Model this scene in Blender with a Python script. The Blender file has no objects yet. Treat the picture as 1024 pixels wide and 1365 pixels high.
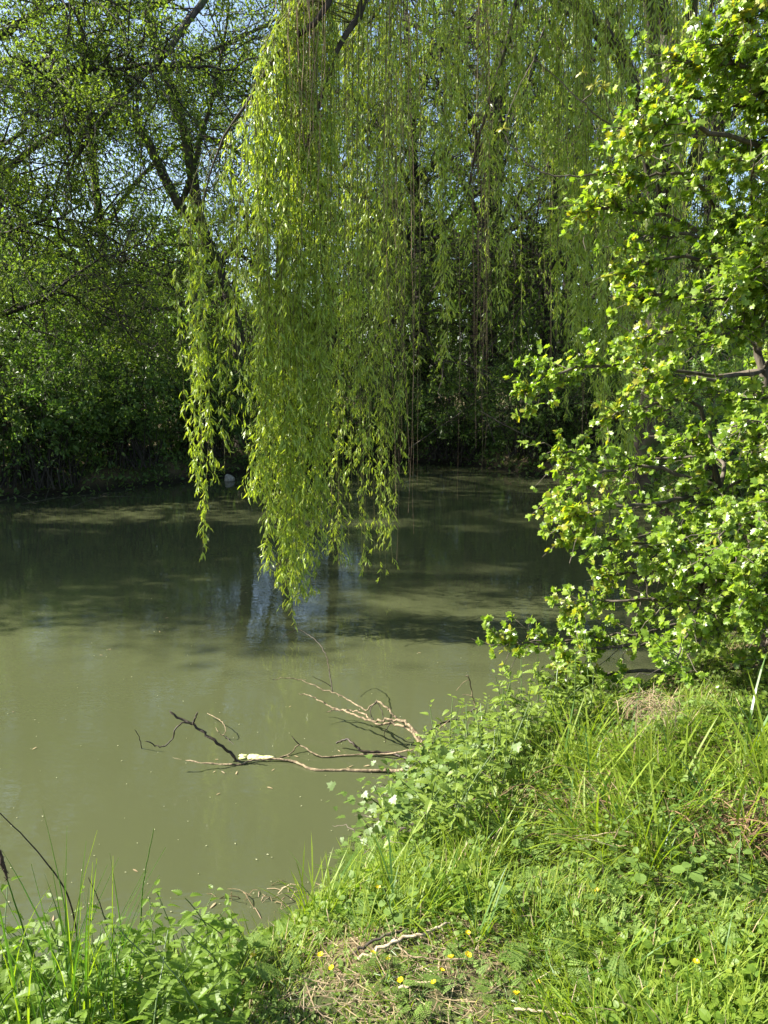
import bpy, math, random
import numpy as np
from mathutils import Vector

RNG = np.random.default_rng(7)
random.seed(7)
SC = bpy.context.scene
COL = SC.collection

# ------------------------------------------------------------------ camera, sky, sun, exposure
CAM_H = 2.2
F = 986.0                                   # focal length in pixels of the 1024x1365 photograph
TILT = math.atan(182.5 / F)
cam_d = bpy.data.cameras.new('camera')
cam = bpy.data.objects.new('camera', cam_d)
COL.objects.link(cam)
cam.location = (0, 0, CAM_H)
cam.rotation_euler = (math.pi / 2 - TILT, 0, 0)
cam_d.sensor_fit = 'VERTICAL'
cam_d.sensor_height = 36.0
cam_d.sensor_width = 27.0
cam_d.lens = 36.0 * F / 1365.0
cam_d.clip_start = 0.05
cam_d.clip_end = 600
SC.camera = cam

SUN_EL, SUN_AZ = math.radians(38), math.radians(-85)      # azimuth from +Y (view direction), negative = left
w = bpy.data.worlds.new('World'); SC.world = w; w.use_nodes = True
nt = w.node_tree
sky = nt.nodes.new('ShaderNodeTexSky'); sky.sky_type = 'NISHITA'; sky.sun_disc = False
sky.sun_elevation = SUN_EL; sky.sun_rotation = SUN_AZ
sky.air_density = 1.0; sky.dust_density = 1.6; sky.ozone_density = 1.0
bg = nt.nodes['Background']; bg.inputs['Strength'].default_value = 0.085
nt.links.new(sky.outputs[0], bg.inputs['Color'])
sd = bpy.data.lights.new('sun', 'SUN'); sd.energy = 5.0; sd.angle = math.radians(0.5); sd.color = (1.0, 0.95, 0.86)
sun = bpy.data.objects.new('sun', sd); COL.objects.link(sun)
to_sun = Vector((math.sin(SUN_AZ) * math.cos(SUN_EL), math.cos(SUN_AZ) * math.cos(SUN_EL), math.sin(SUN_EL)))
sun.rotation_euler = to_sun.to_track_quat('Z', 'Y').to_euler()
SC.view_settings.view_transform = 'Standard'
SC.view_settings.look = 'None'
SC.view_settings.gamma = 1.0
SC.view_settings.use_curve_mapping = False
SC.view_settings.exposure = 1.98
SC.cycles.max_bounces = 7
SC.cycles.diffuse_bounces = 2
SC.cycles.glossy_bounces = 3
SC.cycles.transmission_bounces = 5
SC.cycles.use_denoising = True

# ------------------------------------------------------------------ helpers
CP, SP = math.cos(TILT), math.sin(TILT)

def ray(px, py):
    dx, dy = (px - 512) / F, (682.5 - py) / F
    return np.array([dx, CP + dy * SP, -SP + dy * CP])

def at(px, py, Y):
    """the point seen at a photograph pixel at forward distance Y"""
    r = ray(px, py)
    return np.array([0, 0, CAM_H]) + r * (Y / r[1])

def on(px, py, z=0.0):
    """the point seen at a photograph pixel at height z"""
    r = ray(px, py)
    return np.array([0, 0, CAM_H]) + r * ((z - CAM_H) / r[2])

def norm(a):
    return a / np.maximum(np.linalg.norm(a, axis=-1, keepdims=True), 1e-9)

class MB:
    """collects triangles and quads, builds one mesh"""
    def __init__(s):
        s.v = []; s.t = []; s.m = []; s.n = 0; s.mats = []
    def add(s, v, f, mat):
        v = np.asarray(v, float).reshape(-1, 3); f = np.asarray(f, int)
        if f.shape[1] == 4:
            f = np.concatenate([f[:, [0, 1, 2]], f[:, [0, 2, 3]]])
        if mat not in s.mats: s.mats.append(mat)
        s.v.append(v); s.t.append(f + s.n); s.m.append(np.full(len(f), s.mats.index(mat))); s.n += len(v)
        return s
    def mesh(s, name, smooth=False):
        v = np.concatenate(s.v); t = np.concatenate(s.t); m = np.concatenate(s.m)
        me = bpy.data.meshes.new(name)
        me.vertices.add(len(v)); me.vertices.foreach_set('co', v.ravel().astype(np.float32))
        me.loops.add(len(t) * 3); me.loops.foreach_set('vertex_index', t.ravel().astype(np.int32))
        me.polygons.add(len(t))
        me.polygons.foreach_set('loop_start', np.arange(0, len(t) * 3, 3, dtype=np.int32))
        me.polygons.foreach_set('material_index', m.astype(np.int32))
        me.polygons.foreach_set('use_smooth', np.full(len(t), smooth))
        for k in s.mats: me.materials.append(k)
        me.update(calc_edges=True)
        return me
    def build(s, name, parent=None, kind=None, smooth=False, loc=None):
        if loc is not None:
            s.v = [v - np.asarray(loc) for v in s.v]
        o = bpy.data.objects.new(name, s.mesh(name, smooth)); COL.objects.link(o)
        if parent is not None: o.parent = parent
        if loc is not None: o.location = loc
        if kind: o['kind'] = kind
        return o

def thing(name, label, cat, loc=(0, 0, 0), group=None):
    o = bpy.data.objects.new(name, None); COL.objects.link(o)
    o.empty_display_size = 0.1
    o.location = loc
    return tag(o, label, cat, group)

def tag(o, label, cat=None, group=None, kind=None):
    o['label'] = label
    if cat: o['category'] = cat
    if group: o['group'] = group
    if kind: o['kind'] = kind
    return o

def copy_tree(o, parent=None):
    c = o.copy(); COL.objects.link(c); c.parent = parent
    for ch in o.children: copy_tree(ch, c)
    return c

def tubes(P, R, sides=6):
    """P (N,K,3) polylines, R (N,K) radii -> vertices, quads"""
    P = np.asarray(P, float); R = np.asarray(R, float)
    if P.ndim == 2: P = P[None]
    R = R.reshape(len(P), -1)
    N, K, _ = P.shape
    T = norm(np.gradient(P, axis=1))
    ref = np.where(np.abs(T[:, :1, 2:3]) > 0.9, np.array([[[1., 0, 0]]]), np.array([[[0, 0, 1.]]]))
    ref = np.broadcast_to(ref, T.shape)
    A = norm(np.cross(T, ref)); B = np.cross(T, A)
    a = np.arange(sides) * 2 * math.pi / sides
    ring = A[:, :, None] * np.cos(a)[None, None, :, None] + B[:, :, None] * np.sin(a)[None, None, :, None]
    V = P[:, :, None] + ring * R[:, :, None, None]
    i = np.arange(N)[:, None, None] * K * sides + np.arange(K - 1)[None, :, None] * sides
    j = np.arange(sides)[None, None, :]; j2 = (j + 1) % sides
    Fq = np.stack([i + j, i + j2, i + sides + j2, i + sides + j], -1).reshape(-1, 4)
    V = V.reshape(-1, 3)
    # close the far ends with a tip fan
    return V, Fq

def smooth_path(pts, k=24, wob=0.0, rng=RNG):
    """Catmull-Rom through the points"""
    p = np.asarray(pts, float)
    if len(p) == 2: p = np.array([p[0], (p[0] * 2 + p[1]) / 3, (p[0] + 2 * p[1]) / 3, p[1]])
    q = np.concatenate([[2 * p[0] - p[1]], p, [2 * p[-1] - p[-2]]])
    u = np.linspace(0, len(p) - 1 - 1e-6, k); i = u.astype(int); t = (u - i)[:, None]
    a, b, c, d = q[i], q[i + 1], q[i + 2], q[i + 3]
    r = 0.5 * ((2 * b) + (c - a) * t + (2 * a - 5 * b + 4 * c - d) * t ** 2 + (3 * b - a - 3 * c + d) * t ** 3)
    if wob:
        n = rng.normal(0, wob, r.shape); n[0] = 0; r = r + n
    return r

def taper(k, r0, r1, pw=1.0, rng=None, rough=0.0):
    r = r1 + (r0 - r1) * (1 - np.linspace(0, 1, k)) ** pw
    if rough: r = r * (1 + (rng or RNG).uniform(-rough, rough, k))
    r[-1] *= 0.35
    return r

def frames(D, Nn):
    y = norm(D); z = norm(Nn - (Nn * y).sum(-1, keepdims=True) * y); x = np.cross(y, z)
    return np.stack([x, y, z], -1)

def scatter(mb, tpl, P, D, Nn, S, mat, W=None):
    """tpl = (verts, faces): leaf along +Y, normal +Z"""
    tv, tf = tpl; n = len(P)
    if n == 0: return
    M = frames(D, Nn)
    L = tv[None] * np.asarray(S).reshape(-1, 1, 1)
    if W is not None: L = L * np.stack([W, np.ones(n), np.ones(n)], -1)[:, None]
    V = np.einsum('nij,nkj->nki', M, L) + P[:, None]
    Fx = tf[None] + (np.arange(n) * len(tv))[:, None, None]
    mb.add(V.reshape(-1, 3), Fx.reshape(-1, tf.shape[1]), mat)

def rand_dir(n, rng=RNG):
    return norm(rng.normal(size=(n, 3)))

def spawn(P, M, tlo, thi, llo, lhi, ang, droop, K=8, wob=0.03, rng=RNG, flat=1.0, upb=0.0, away=None):
    """M child polylines growing from the parent polylines P (N,K0,3)"""
    P = np.asarray(P, float)
    ln = np.linalg.norm(np.diff(P, axis=1), axis=-1).sum(1)
    idx = rng.choice(len(P), M, p=ln / ln.sum()); t = rng.uniform(tlo, thi, M)
    f = t * (P.shape[1] - 1); i = np.minimum(f.astype(int), P.shape[1] - 2); fr = (f - i)[:, None]
    st = P[idx, i] * (1 - fr) + P[idx, i + 1] * fr
    tan = norm(P[idx, i + 1] - P[idx, i])
    r = rand_dir(M, rng); r[:, 2] *= flat
    perp = norm(r - (r * tan).sum(-1, keepdims=True) * tan)
    a = np.radians(rng.uniform(*ang, M))[:, None]
    d = norm(tan * np.cos(a) + perp * np.sin(a) + np.array([0, 0, upb]))
    if away is not None: d = norm(d + np.asarray(away))
    L = rng.uniform(llo, lhi, M)
    s = np.linspace(0, 1, K)
    C = st[:, None] + d[:, None] * (s[None, :, None] * L[:, None, None])
    C[:, :, 2] -= droop * L[:, None] * s[None] ** 2
    wb = np.cumsum(rng.normal(0, 1, (M, K, 3)), 1) * (wob * L)[:, None, None] / math.sqrt(K) * 2
    wb -= wb[:, :1]
    return C + wb, L

# leaf templates (length 1)
def T_kite(w=0.45, curl=-0.12):
    return np.array([[0, 0, 0], [-w / 2, .42, .05], [0, 1, curl], [w / 2, .42, .05]]), np.array([[0, 1, 2], [0, 2, 3]])
def T_lance(w=0.18, curl=-0.25):
    return (np.array([[0, 0, 0], [-w / 2, .3, .02], [w / 2, .3, .02], [-w * .4, .65, curl * .35], [w * .4, .65, curl * .35], [0, 1, curl]]),
            np.array([[0, 2, 1], [1, 2, 4], [1, 4, 3], [3, 4, 5]]))
def T_ovate(w=0.6, fold=0.1, teeth=5, curl=-0.2):
    """toothed leaf with a folded midrib and a short stalk"""
    v = [[0, 0, 0]]; L = []; Rr = []; m = []
    n = teeth * 2
    for k in range(n + 1):
        y = .12 + .88 * k / n
        m.append(len(v)); v.append([0, y, curl * y * y])
        ww = w / 2 * (math.sin(math.pi * min(1, (k / n) ** 0.62)) ** .8 if 0 < k < n else 0.02)
        if k % 2 == 0 and 0 < k < n: ww *= .74
        yy = y + (0.03 if k % 2 else 0)
        L.append(len(v)); v.append([-ww, yy, fold * ww * 2 + curl * y * y])
        Rr.append(len(v)); v.append([ww, yy, fold * ww * 2 + curl * y * y])
    f = []
    f += [[0, m[0], L[0]], [0, Rr[0], m[0]]]
    for k in range(n):
        f += [[m[k], m[k + 1], L[k + 1]], [m[k], L[k + 1], L[k]], [m[k], Rr[k + 1], m[k + 1]], [m[k], Rr[k], Rr[k + 1]]]
    return np.array(v, float), np.array(f)
def T_outline(half, fold=0.12, curl=-0.15):
    """half = outline (x, y) from base to tip on the right; mirrored; fan about the midrib"""
    half = np.array(half, float); n = len(half)
    v = []; 
    for x, y in half: v.append([x, y, fold * x + curl * y * y])
    for x, y in half: v.append([-x, y, fold * x + curl * y * y])
    c = len(v); cy = .42; v.append([0, cy, curl * cy * cy])
    f = []
    for k in range(n - 1):
        f.append([c, k, k + 1]); f.append([c, n + k + 1, n + k])
    return np.array(v, float), np.array(f)
HAW = T_outline([(.015, 0), (.02, .18), (.2, .22), (.42, .42), (.27, .5), (.44, .72), (.22, .74), (.17, .95), (0, 1)])
IVY = T_outline([(.01, 0), (.1, .08), (.32, .0), (.5, .28), (.3, .4), (.4, .62), (.18, .66), (0, 1)], .06, -.08)
ROUND = T_outline([(.01, 0), (.25, .05), (.46, .3), (.44, .62), (.24, .9), (0, 1)], .14, -.1)
KITE = T_kite(); LANCE = T_lance(); WLANCE = T_lance(.2, -.3)
NETTLE = T_ovate(.56, .16, 6, -.38)
def T_fern(pairs=7, w=0.62):
    """finely divided leaf: pairs of toothed leaflets along a rib"""
    v = [[-.008, 0, 0], [.008, 0, 0], [0, 1, -.2]]; f = [[0, 1, 2]]
    for k in range(pairs):
        y = .22 + .72 * k / pairs; l = w * .62 * (1 - .75 * (k / pairs)) 
        for s in (-1, 1):
            bx, by, bz = 0, y, -.2 * y * y
            d = np.array([s * .86, .5, -.12]); d /= np.linalg.norm(d); q = np.array([-d[1] * s, d[0] * s, 0.05])
            for u, wd in ((.2, .2), (.48, .2), (.74, .14)):
                c = np.array([bx, by, bz]) + d * l * u
                for sd_ in (-1, 1):
                    b = len(v)
                    v += [list(c), list(c + q * l * wd * 1.25 * sd_ + d * l * .16), list(c + d * l * .24)]
                    f.append([b, b + 1, b + 2])
            b = len(v); c = np.array([bx, by, bz]) + d * l * .7
            v += [list(c + q * l * .05), list(c - q * l * .05), list(c + d * l * .36)]; f.append([b, b + 1, b + 2])
    return np.array(v, float), np.array(f)
FERN = T_fern()

# ------------------------------------------------------------------ materials
def mat(name):
    m = bpy.data.materials.new(name); m.use_nodes = True
    return m, m.node_tree, m.node_tree.nodes, m.node_tree.links

def leaf_mat(name, cols, trans, tcol=None, rough=0.45, spec=0.5, var=0.0):
    """cols: list of colours picked per leaf (random per island); trans: share of light let through"""
    m, t, n, l = mat(name)
    b = n['Principled BSDF']
    g = n.new('ShaderNodeNewGeometry')
    r = n.new('ShaderNodeValToRGB'); r.color_ramp.interpolation = 'LINEAR'
    e = r.color_ramp.elements
    while len(e) < len(cols): e.new(.5)
    for k, c in enumerate(cols):
        e[k].position = k / max(1, len(cols) - 1); e[k].color = (*c, 1)
    l.new(g.outputs['Random Per Island'], r.inputs[0])
    # fine mottling over the blade
    tc = n.new('ShaderNodeTexCoord'); no = n.new('ShaderNodeTexNoise'); no.inputs['Scale'].default_value = 60
    l.new(tc.outputs['Object'], no.inputs['Vector'])
    mr = n.new('ShaderNodeMapRange'); mr.inputs['To Min'].default_value = .78; mr.inputs['To Max'].default_value = 1.22
    l.new(no.outputs['Fac'], mr.inputs['Value'])
    mx = n.new('ShaderNodeVectorMath'); mx.operation = 'SCALE'
    l.new(r.outputs[0], mx.inputs[0]); l.new(mr.outputs[0], mx.inputs['Scale'])
    l.new(mx.outputs[0], b.inputs['Base Color'])
    b.inputs['Roughness'].default_value = rough
    b.inputs['Specular IOR Level'].default_value = spec
    tr = n.new('ShaderNodeBsdfTranslucent')
    tm = n.new('ShaderNodeVectorMath'); tm.operation = 'MULTIPLY'
    tm.inputs[1].default_value = tcol or (2.0, 2.1, .9)
    l.new(mx.outputs[0], tm.inputs[0]); l.new(tm.outputs[0], tr.inputs['Color'])
    mix = n.new('ShaderNodeMixShader'); mix.inputs[0].default_value = trans
    l.new(b.outputs[0], mix.inputs[1]); l.new(tr.outputs[0], mix.inputs[2])
    l.new(mix.outputs[0], n['Material Output'].inputs['Surface'])
    return m

def bark_mat(name, c1, c2, scale=14, bump=.4, stretch=(1, 1, .25), rough=.85, moss=None):
    m, t, n, l = mat(name)
    b = n['Principled BSDF']; b.inputs['Roughness'].default_value = rough; b.inputs['Specular IOR Level'].default_value = .25
    tc = n.new('ShaderNodeTexCoord'); mp = n.new('ShaderNodeMapping'); mp.inputs['Scale'].default_value = stretch
    no = n.new('ShaderNodeTexNoise'); no.inputs['Scale'].default_value = scale; no.inputs['Detail'].default_value = 6
    l.new(tc.outputs['Object'], mp.inputs[0]); l.new(mp.outputs[0], no.inputs['Vector'])
    r = n.new('ShaderNodeValToRGB'); e = r.color_ramp.elements
    e[0].position = .35; e[0].color = (*c1, 1); e[1].position = .65; e[1].color = (*c2, 1)
    l.new(no.outputs['Fac'], r.inputs[0])
    out = r.outputs[0]
    if moss:
        n2 = n.new('ShaderNodeTexNoise'); n2.inputs['Scale'].default_value = 3.1; n2.inputs['Detail'].default_value = 4
        l.new(tc.outputs['Object'], n2.inputs['Vector'])
        r2 = n.new('ShaderNodeValToRGB'); r2.color_ramp.elements[0].position = .5; r2.color_ramp.elements[1].position = .62
        l.new(n2.outputs['Fac'], r2.inputs[0])
        mm = n.new('ShaderNodeMix'); mm.data_type = 'RGBA'
        l.new(r2.outputs[0], mm.inputs[0]); l.new(out, mm.inputs[6]); mm.inputs[7].default_value = (*moss, 1)
        out = mm.outputs[2]
    l.new(out, b.inputs['Base Color'])
    bp = n.new('ShaderNodeBump'); bp.inputs['Strength'].default_value = bump; bp.inputs['Distance'].default_value = .02
    l.new(no.outputs['Fac'], bp.inputs['Height']); l.new(bp.outputs[0], b.inputs['Normal'])
    return m

M_will = leaf_mat('willow_leaf', [(.18, .265, .035), (.28, .37, .055), (.22, .305, .04), (.40, .46, .10)], .4, (1.75, 1.7, .55), .4)
M_wstem = bark_mat('willow_twig', (.12, .13, .035), (.08, .075, .03), 30, .1)
M_wdead = bark_mat('dead_willow_twig', (.15, .10, .06), (.26, .19, .12), 30, .1)
M_bark = bark_mat('grey_brown_bark', (.035, .028, .02), (.10, .085, .06), 12, .8, moss=(.05, .065, .02))
M_bark2 = bark_mat('dark_bark', (.022, .018, .013), (.06, .05, .035), 16, .8)
M_bg1 = leaf_mat('tree_leaf', [(.06, .11, .024), (.09, .15, .03), (.075, .125, .028), (.14, .20, .04)], .5, (1.9, 2.1, .8), .6, .3)
M_bg2 = leaf_mat('tree_leaf_grey_green', [(.07, .11, .025), (.11, .155, .03), (.095, .13, .03), (.16, .20, .045)], .5, (1.8, 2.0, .8), .6, .3)
M_bg3 = leaf_mat('tree_leaf_yellow_green', [(.075, .115, .02), (.11, .16, .026), (.15, .20, .035)], .5, (1.9, 2.0, .7), .6, .3)
M_bram = leaf_mat('bramble_leaf', [(.055, .11, .02), (.09, .155, .03), (.12, .19, .035), (.18, .25, .06)], .38, (1.8, 2.0, .8), .45)
M_haw = leaf_mat('hawthorn_leaf', [(.07, .125, .015), (.12, .20, .02), (.19, .27, .03), (.155, .235, .024), (.26, .32, .04)], .42, (1.9, 2.0, .7), .36, .5)
M_hawy = leaf_mat('young_hawthorn_leaf', [(.22, .25, .025), (.28, .27, .03), (.20, .26, .02)], .5, (1.8, 1.7, .6), .4)
M_hbark = bark_mat('hawthorn_bark', (.05, .042, .03), (.12, .10, .075), 26, .5)
M_nett = leaf_mat('nettle_leaf', [(.08, .145, .016), (.13, .20, .022), (.105, .17, .02), (.19, .25, .03)], .45, (1.9, 2.1, .7), .48, .3)
M_crest = leaf_mat('pale_nettle_leaf', [(.11, .16, .025), (.17, .23, .04), (.14, .20, .03), (.24, .29, .07)], .4, (1.7, 1.8, .7), .45, .3)
M_nstem = leaf_mat('green_stem', [(.07, .12, .03), (.10, .15, .04)], .1)
M_pars = leaf_mat('cow_parsley_leaf', [(.09, .15, .03), (.13, .20, .04), (.16, .22, .05)], .4, (1.7, 1.9, .7), .6, .25)
M_ivy = leaf_mat('ivy_leaf', [(.045, .08, .012), (.08, .13, .02), (.13, .18, .03), (.19, .23, .06)], .2, (1.5, 1.7, .8), .48, .45)
M_grass = leaf_mat('grass_blade', [(.09, .15, .014), (.14, .21, .02), (.19, .25, .025), (.11, .17, .018), (.26, .30, .04)], .42, (1.8, 1.9, .6), .5, .25)
M_sedge = leaf_mat('sedge_blade', [(.035, .09, .014), (.06, .13, .018), (.09, .16, .025)], .35, (1.9, 2.0, .7), .38)
M_dry = leaf_mat('dry_grass', [(.28, .21, .11), (.38, .30, .17), (.20, .13, .07), (.33, .28, .18)], .25, (1.2, 1.1, .9), .7)
M_rust = leaf_mat('rusty_dead_stems', [(.10, .055, .025), (.17, .10, .045), (.24, .17, .08)], .15, (1.2, 1.0, .8), .8)
M_stick = bark_mat('dead_wood', (.22, .17, .10), (.40, .33, .23), 40, .4, (1, 1, 1))
M_wet = bark_mat('wet_dead_wood', (.018, .014, .010), (.06, .045, .03), 30, .5, (1, 1, 1), .5)
M_pale = bark_mat('sun_bleached_wood', (.07, .052, .03), (.26, .20, .12), 38, .6, (1, 1, 1))
M_yel = leaf_mat('buttercup_petal', [(.75, .55, .01), (.82, .62, .02)], .25, (1.0, 1.0, .4), .3)
M_speck = leaf_mat('floating_debris', [(.25, .26, .14), (.32, .32, .2), (.15, .15, .07)], .1)
M_alg = bark_mat('pond_scum', (.42, .46, .16), (.55, .58, .28), 60, .6, (1, 1, 1), .7)
M_head = bark_mat('dark_sedge_head', (.03, .018, .012), (.07, .045, .03), 50, .3, (1, 1, 1))
M_stone = bark_mat('weathered_stone', (.20, .18, .14), (.38, .35, .29), 22, .6, (1, 1, 1))

# ground
def ground_mat():
    m, t, n, l = mat('soil_and_moss')
    b = n['Principled BSDF']; b.inputs['Roughness'].default_value = .95; b.inputs['Specular IOR Level'].default_value = .15
    tc = n.new('ShaderNodeTexCoord')
    a = n.new('ShaderNodeTexNoise'); a.inputs['Scale'].default_value = 3.0; a.inputs['Detail'].default_value = 8
    c = n.new('ShaderNodeTexNoise'); c.inputs['Scale'].default_value = 38; c.inputs['Detail'].default_value = 6
    for q in (a, c): l.new(tc.outputs['Object'], q.inputs['Vector'])
    r = n.new('ShaderNodeValToRGB'); e = r.color_ramp.elements
    e[0].position = .40; e[0].color = (.045, .055, .018, 1); e[1].position = .62; e[1].color = (.13, .095, .055, 1)
    l.new(a.outputs['Fac'], r.inputs[0])
    mr = n.new('ShaderNodeMapRange'); mr.inputs['To Min'].default_value = .45; mr.inputs['To Max'].default_value = 1.5
    l.new(c.outputs['Fac'], mr.inputs['Value'])
    v = n.new('ShaderNodeVectorMath'); v.operation = 'SCALE'
    l.new(r.outputs[0], v.inputs[0]); l.new(mr.outputs[0], v.inputs['Scale'])
    sp = n.new('ShaderNodeSeparateXYZ'); l.new(tc.outputs['Object'], sp.inputs[0])
    wz = n.new('ShaderNodeMapRange'); wz.inputs['From Min'].default_value = .05; wz.inputs['From Max'].default_value = .22
    l.new(sp.outputs['Z'], wz.inputs['Value'])
    wm = n.new('ShaderNodeMix'); wm.data_type = 'RGBA'; l.new(wz.outputs[0], wm.inputs[0]); wm.inputs[6].default_value = (.022, .018, .011, 1)
    l.new(v.outputs[0], wm.inputs[7]); l.new(wm.outputs[2], b.inputs['Base Color'])
    bp = n.new('ShaderNodeBump'); bp.inputs['Strength'].default_value = .8; bp.inputs['Distance'].default_value = .02
    l.new(c.outputs['Fac'], bp.inputs['Height']); l.new(bp.outputs[0], b.inputs['Normal'])
    return m

def water_mat():
    m, t, n, l = mat('murky_pond_water')
    b = n['Principled BSDF']
    tc = n.new('ShaderNodeTexCoord')
    a = n.new('ShaderNodeTexNoise'); a.inputs['Scale'].default_value = .35; a.inputs['Detail'].default_value = 3
    l.new(tc.outputs['Object'], a.inputs['Vector'])
    r = n.new('ShaderNodeValToRGB'); e = r.color_ramp.elements
    e[0].position = .3; e[0].color = (.050, .057, .025, 1); e[1].position = .7; e[1].color = (.058, .065, .030, 1)
    l.new(a.outputs['Fac'], r.inputs[0]); l.new(r.outputs[0], b.inputs['Base Color'])
    b.inputs['Roughness'].default_value = .0; b.inputs['IOR'].default_value = 1.42
    mp = n.new('ShaderNodeMapping'); mp.inputs['Scale'].default_value = (.8, 1.7, 1)
    l.new(tc.outputs['Object'], mp.inputs[0])
    w1 = n.new('ShaderNodeTexNoise'); w1.inputs['Scale'].default_value = 3.2; w1.inputs['Detail'].default_value = 2
    w2 = n.new('ShaderNodeTexNoise'); w2.inputs['Scale'].default_value = 14; w2.inputs['Detail'].default_value = 2
    for q in (w1, w2): l.new(mp.outputs[0], q.inputs['Vector'])
    # ripples come in patches
    w3 = n.new('ShaderNodeTexNoise'); w3.inputs['Scale'].default_value = .5
    l.new(tc.outputs['Object'], w3.inputs['Vector'])
    mr = n.new('ShaderNodeMapRange'); mr.inputs['From Min'].default_value = .35; mr.inputs['From Max'].default_value = .7
    mr.inputs['To Min'].default_value = .12; mr.inputs['To Max'].default_value = .8
    l.new(w3.outputs['Fac'], mr.inputs['Value'])
    mu = n.new('ShaderNodeMath'); mu.operation = 'MULTIPLY'; l.new(w2.outputs['Fac'], mu.inputs[0]); l.new(mr.outputs[0], mu.inputs[1])
    ad = n.new('ShaderNodeMath'); ad.operation = 'ADD'; l.new(w1.outputs['Fac'], ad.inputs[0]); l.new(mu.outputs[0], ad.inputs[1])
    bp = n.new('ShaderNodeBump'); bp.inputs['Strength'].default_value = 1.0; bp.inputs['Distance'].default_value = .0017
    l.new(ad.outputs[0], bp.inputs['Height']); l.new(bp.outputs[0], b.inputs['Normal'])
    return m
M_ground = ground_mat(); M_water = water_mat()

# ------------------------------------------------------------------ terrain
SHORE = np.array([(-60, -6), (-12, 1.3), (-6, 2.0), (-2.5, 2.3), (-1.3, 2.42), (-.66, 2.5), (-.33, 2.75), (-.12, 3.1), (.08, 3.5), (.38, 3.85), (.95, 4.2),
                  (1.7, 4.7), (2.7, 5.8), (3.7, 8), (4.3, 10.5), (4.6, 13.2), (3.6, 15.8), (2.2, 18), (.6, 19.2), (-1.5, 18.6), (-3.2, 16.6),
                  (-4.4, 14.9), (-5.6, 13.8), (-7.0, 13.0), (-8.0, 11.6), (-8.6, 9.6), (-10.5, 8.2), (-16, 7.2), (-30, 6.5), (-60, 5)], float)

def shore_dist(x, y):
    """signed distance to the shoreline, positive on land"""
    p = np.stack([x, y], -1)[..., None, :]
    a = SHORE; b = np.roll(SHORE, -1, 0); ab = b - a
    t = np.clip(((p - a) * ab).sum(-1) / (ab ** 2).sum(-1), 0, 1)
    d = np.sqrt((((a + t[..., None] * ab) - p) ** 2).sum(-1)).min(-1)
    xs, ys = x[..., None], y[..., None]
    c = ((a[:, 1] > ys) != (b[:, 1] > ys)) & (xs < (b[:, 0] - a[:, 0]) * (ys - a[:, 1]) / (b[:, 1] - a[:, 1] + 1e-12) + a[:, 0])
    return np.where(c.sum(-1) % 2 == 1, -d, d)

def ground_z(x, y):
    x = np.asarray(x, float); y = np.asarray(y, float)
    d = shore_dist(x, y)
    near = 1 / (1 + np.exp((y - 7) * 1.2))
    s = np.clip(d / .55, 0, 1); s = s * s * (3 - 2 * s)
    zl = s * (.36 * near + .45 * (1 - near)) + np.clip(d - .4, 0, 40) * (.10 * near + .06 * (1 - near))
    zl += near * np.clip(x, 0, 3) * .08 * s
    zl = np.minimum(zl, 2.4 + 0 * zl)
    zw = np.maximum(d * .9, -1.2)
    bump = .03 * np.sin(x * 2.3 + 1) * np.cos(y * 2.9) + .015 * np.sin(x * 7.1 + y * 3.3) + .012 * np.cos(y * 9.7 - x * 4.1)
    return np.where(d > 0, zl + bump * np.clip(d * 3, 0, 1), zw)

u = np.linspace(-1, 1, 330)
gx = np.sinh(u * 5.6) / math.sinh(5.6) * 160
gy = 3 + np.sinh(u * 5.6) / math.sinh(5.6) * 160
X, Y = np.meshgrid(gx, gy)
Z = ground_z(X, Y)
nn = len(u)
i = (np.arange(nn - 1)[:, None] * nn + np.arange(nn - 1)[None]).ravel()
mb = MB(); mb.add(np.stack([X, Y, Z], -1).reshape(-1, 3), np.stack([i, i + 1, i + nn + 1, i + nn], -1), M_ground)
tag(mb.build('ground', smooth=True), 'uneven earth bank sloping down into the pond', kind='structure')
mb = MB(); mb.add([(-70, -10, 0), (12, -10, 0), (12, 24, 0), (-70, 24, 0)], [[0, 1, 2, 3]], M_water)
tag(mb.build('water'), 'still murky green pond water with soft reflections', kind='structure')

# ------------------------------------------------------------------ trees
def leaves_on(mb, tw, n, mat_, size, tpl=KITE, spread=.08, droop=.4, rng=RNG, wvar=(.8, 1.3)):
    ww = rng.uniform(size=len(tw)) ** 2.2; idx = rng.choice(len(tw), n, p=ww / ww.sum()); f = rng.uniform(.15, 1, n) * (tw.shape[1] - 1); i = np.minimum(f.astype(int), tw.shape[1] - 2)
    fr = (f - i)[:, None]
    P = tw[idx, i] * (1 - fr) + tw[idx, i + 1] * fr + rng.normal(0, spread, (n, 3))
    D = rand_dir(n, rng) + norm(tw[idx, i + 1] - tw[idx, i]) * .5; D[:, 2] -= droop
    N_ = rand_dir(n, rng); N_[:, 2] = np.abs(N_[:, 2]) + .45
    S = size * rng.uniform(.65, 1.3, n)
    scatter(mb, tpl, P, D, N_, S, mat_, rng.uniform(*wvar, n))

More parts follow.
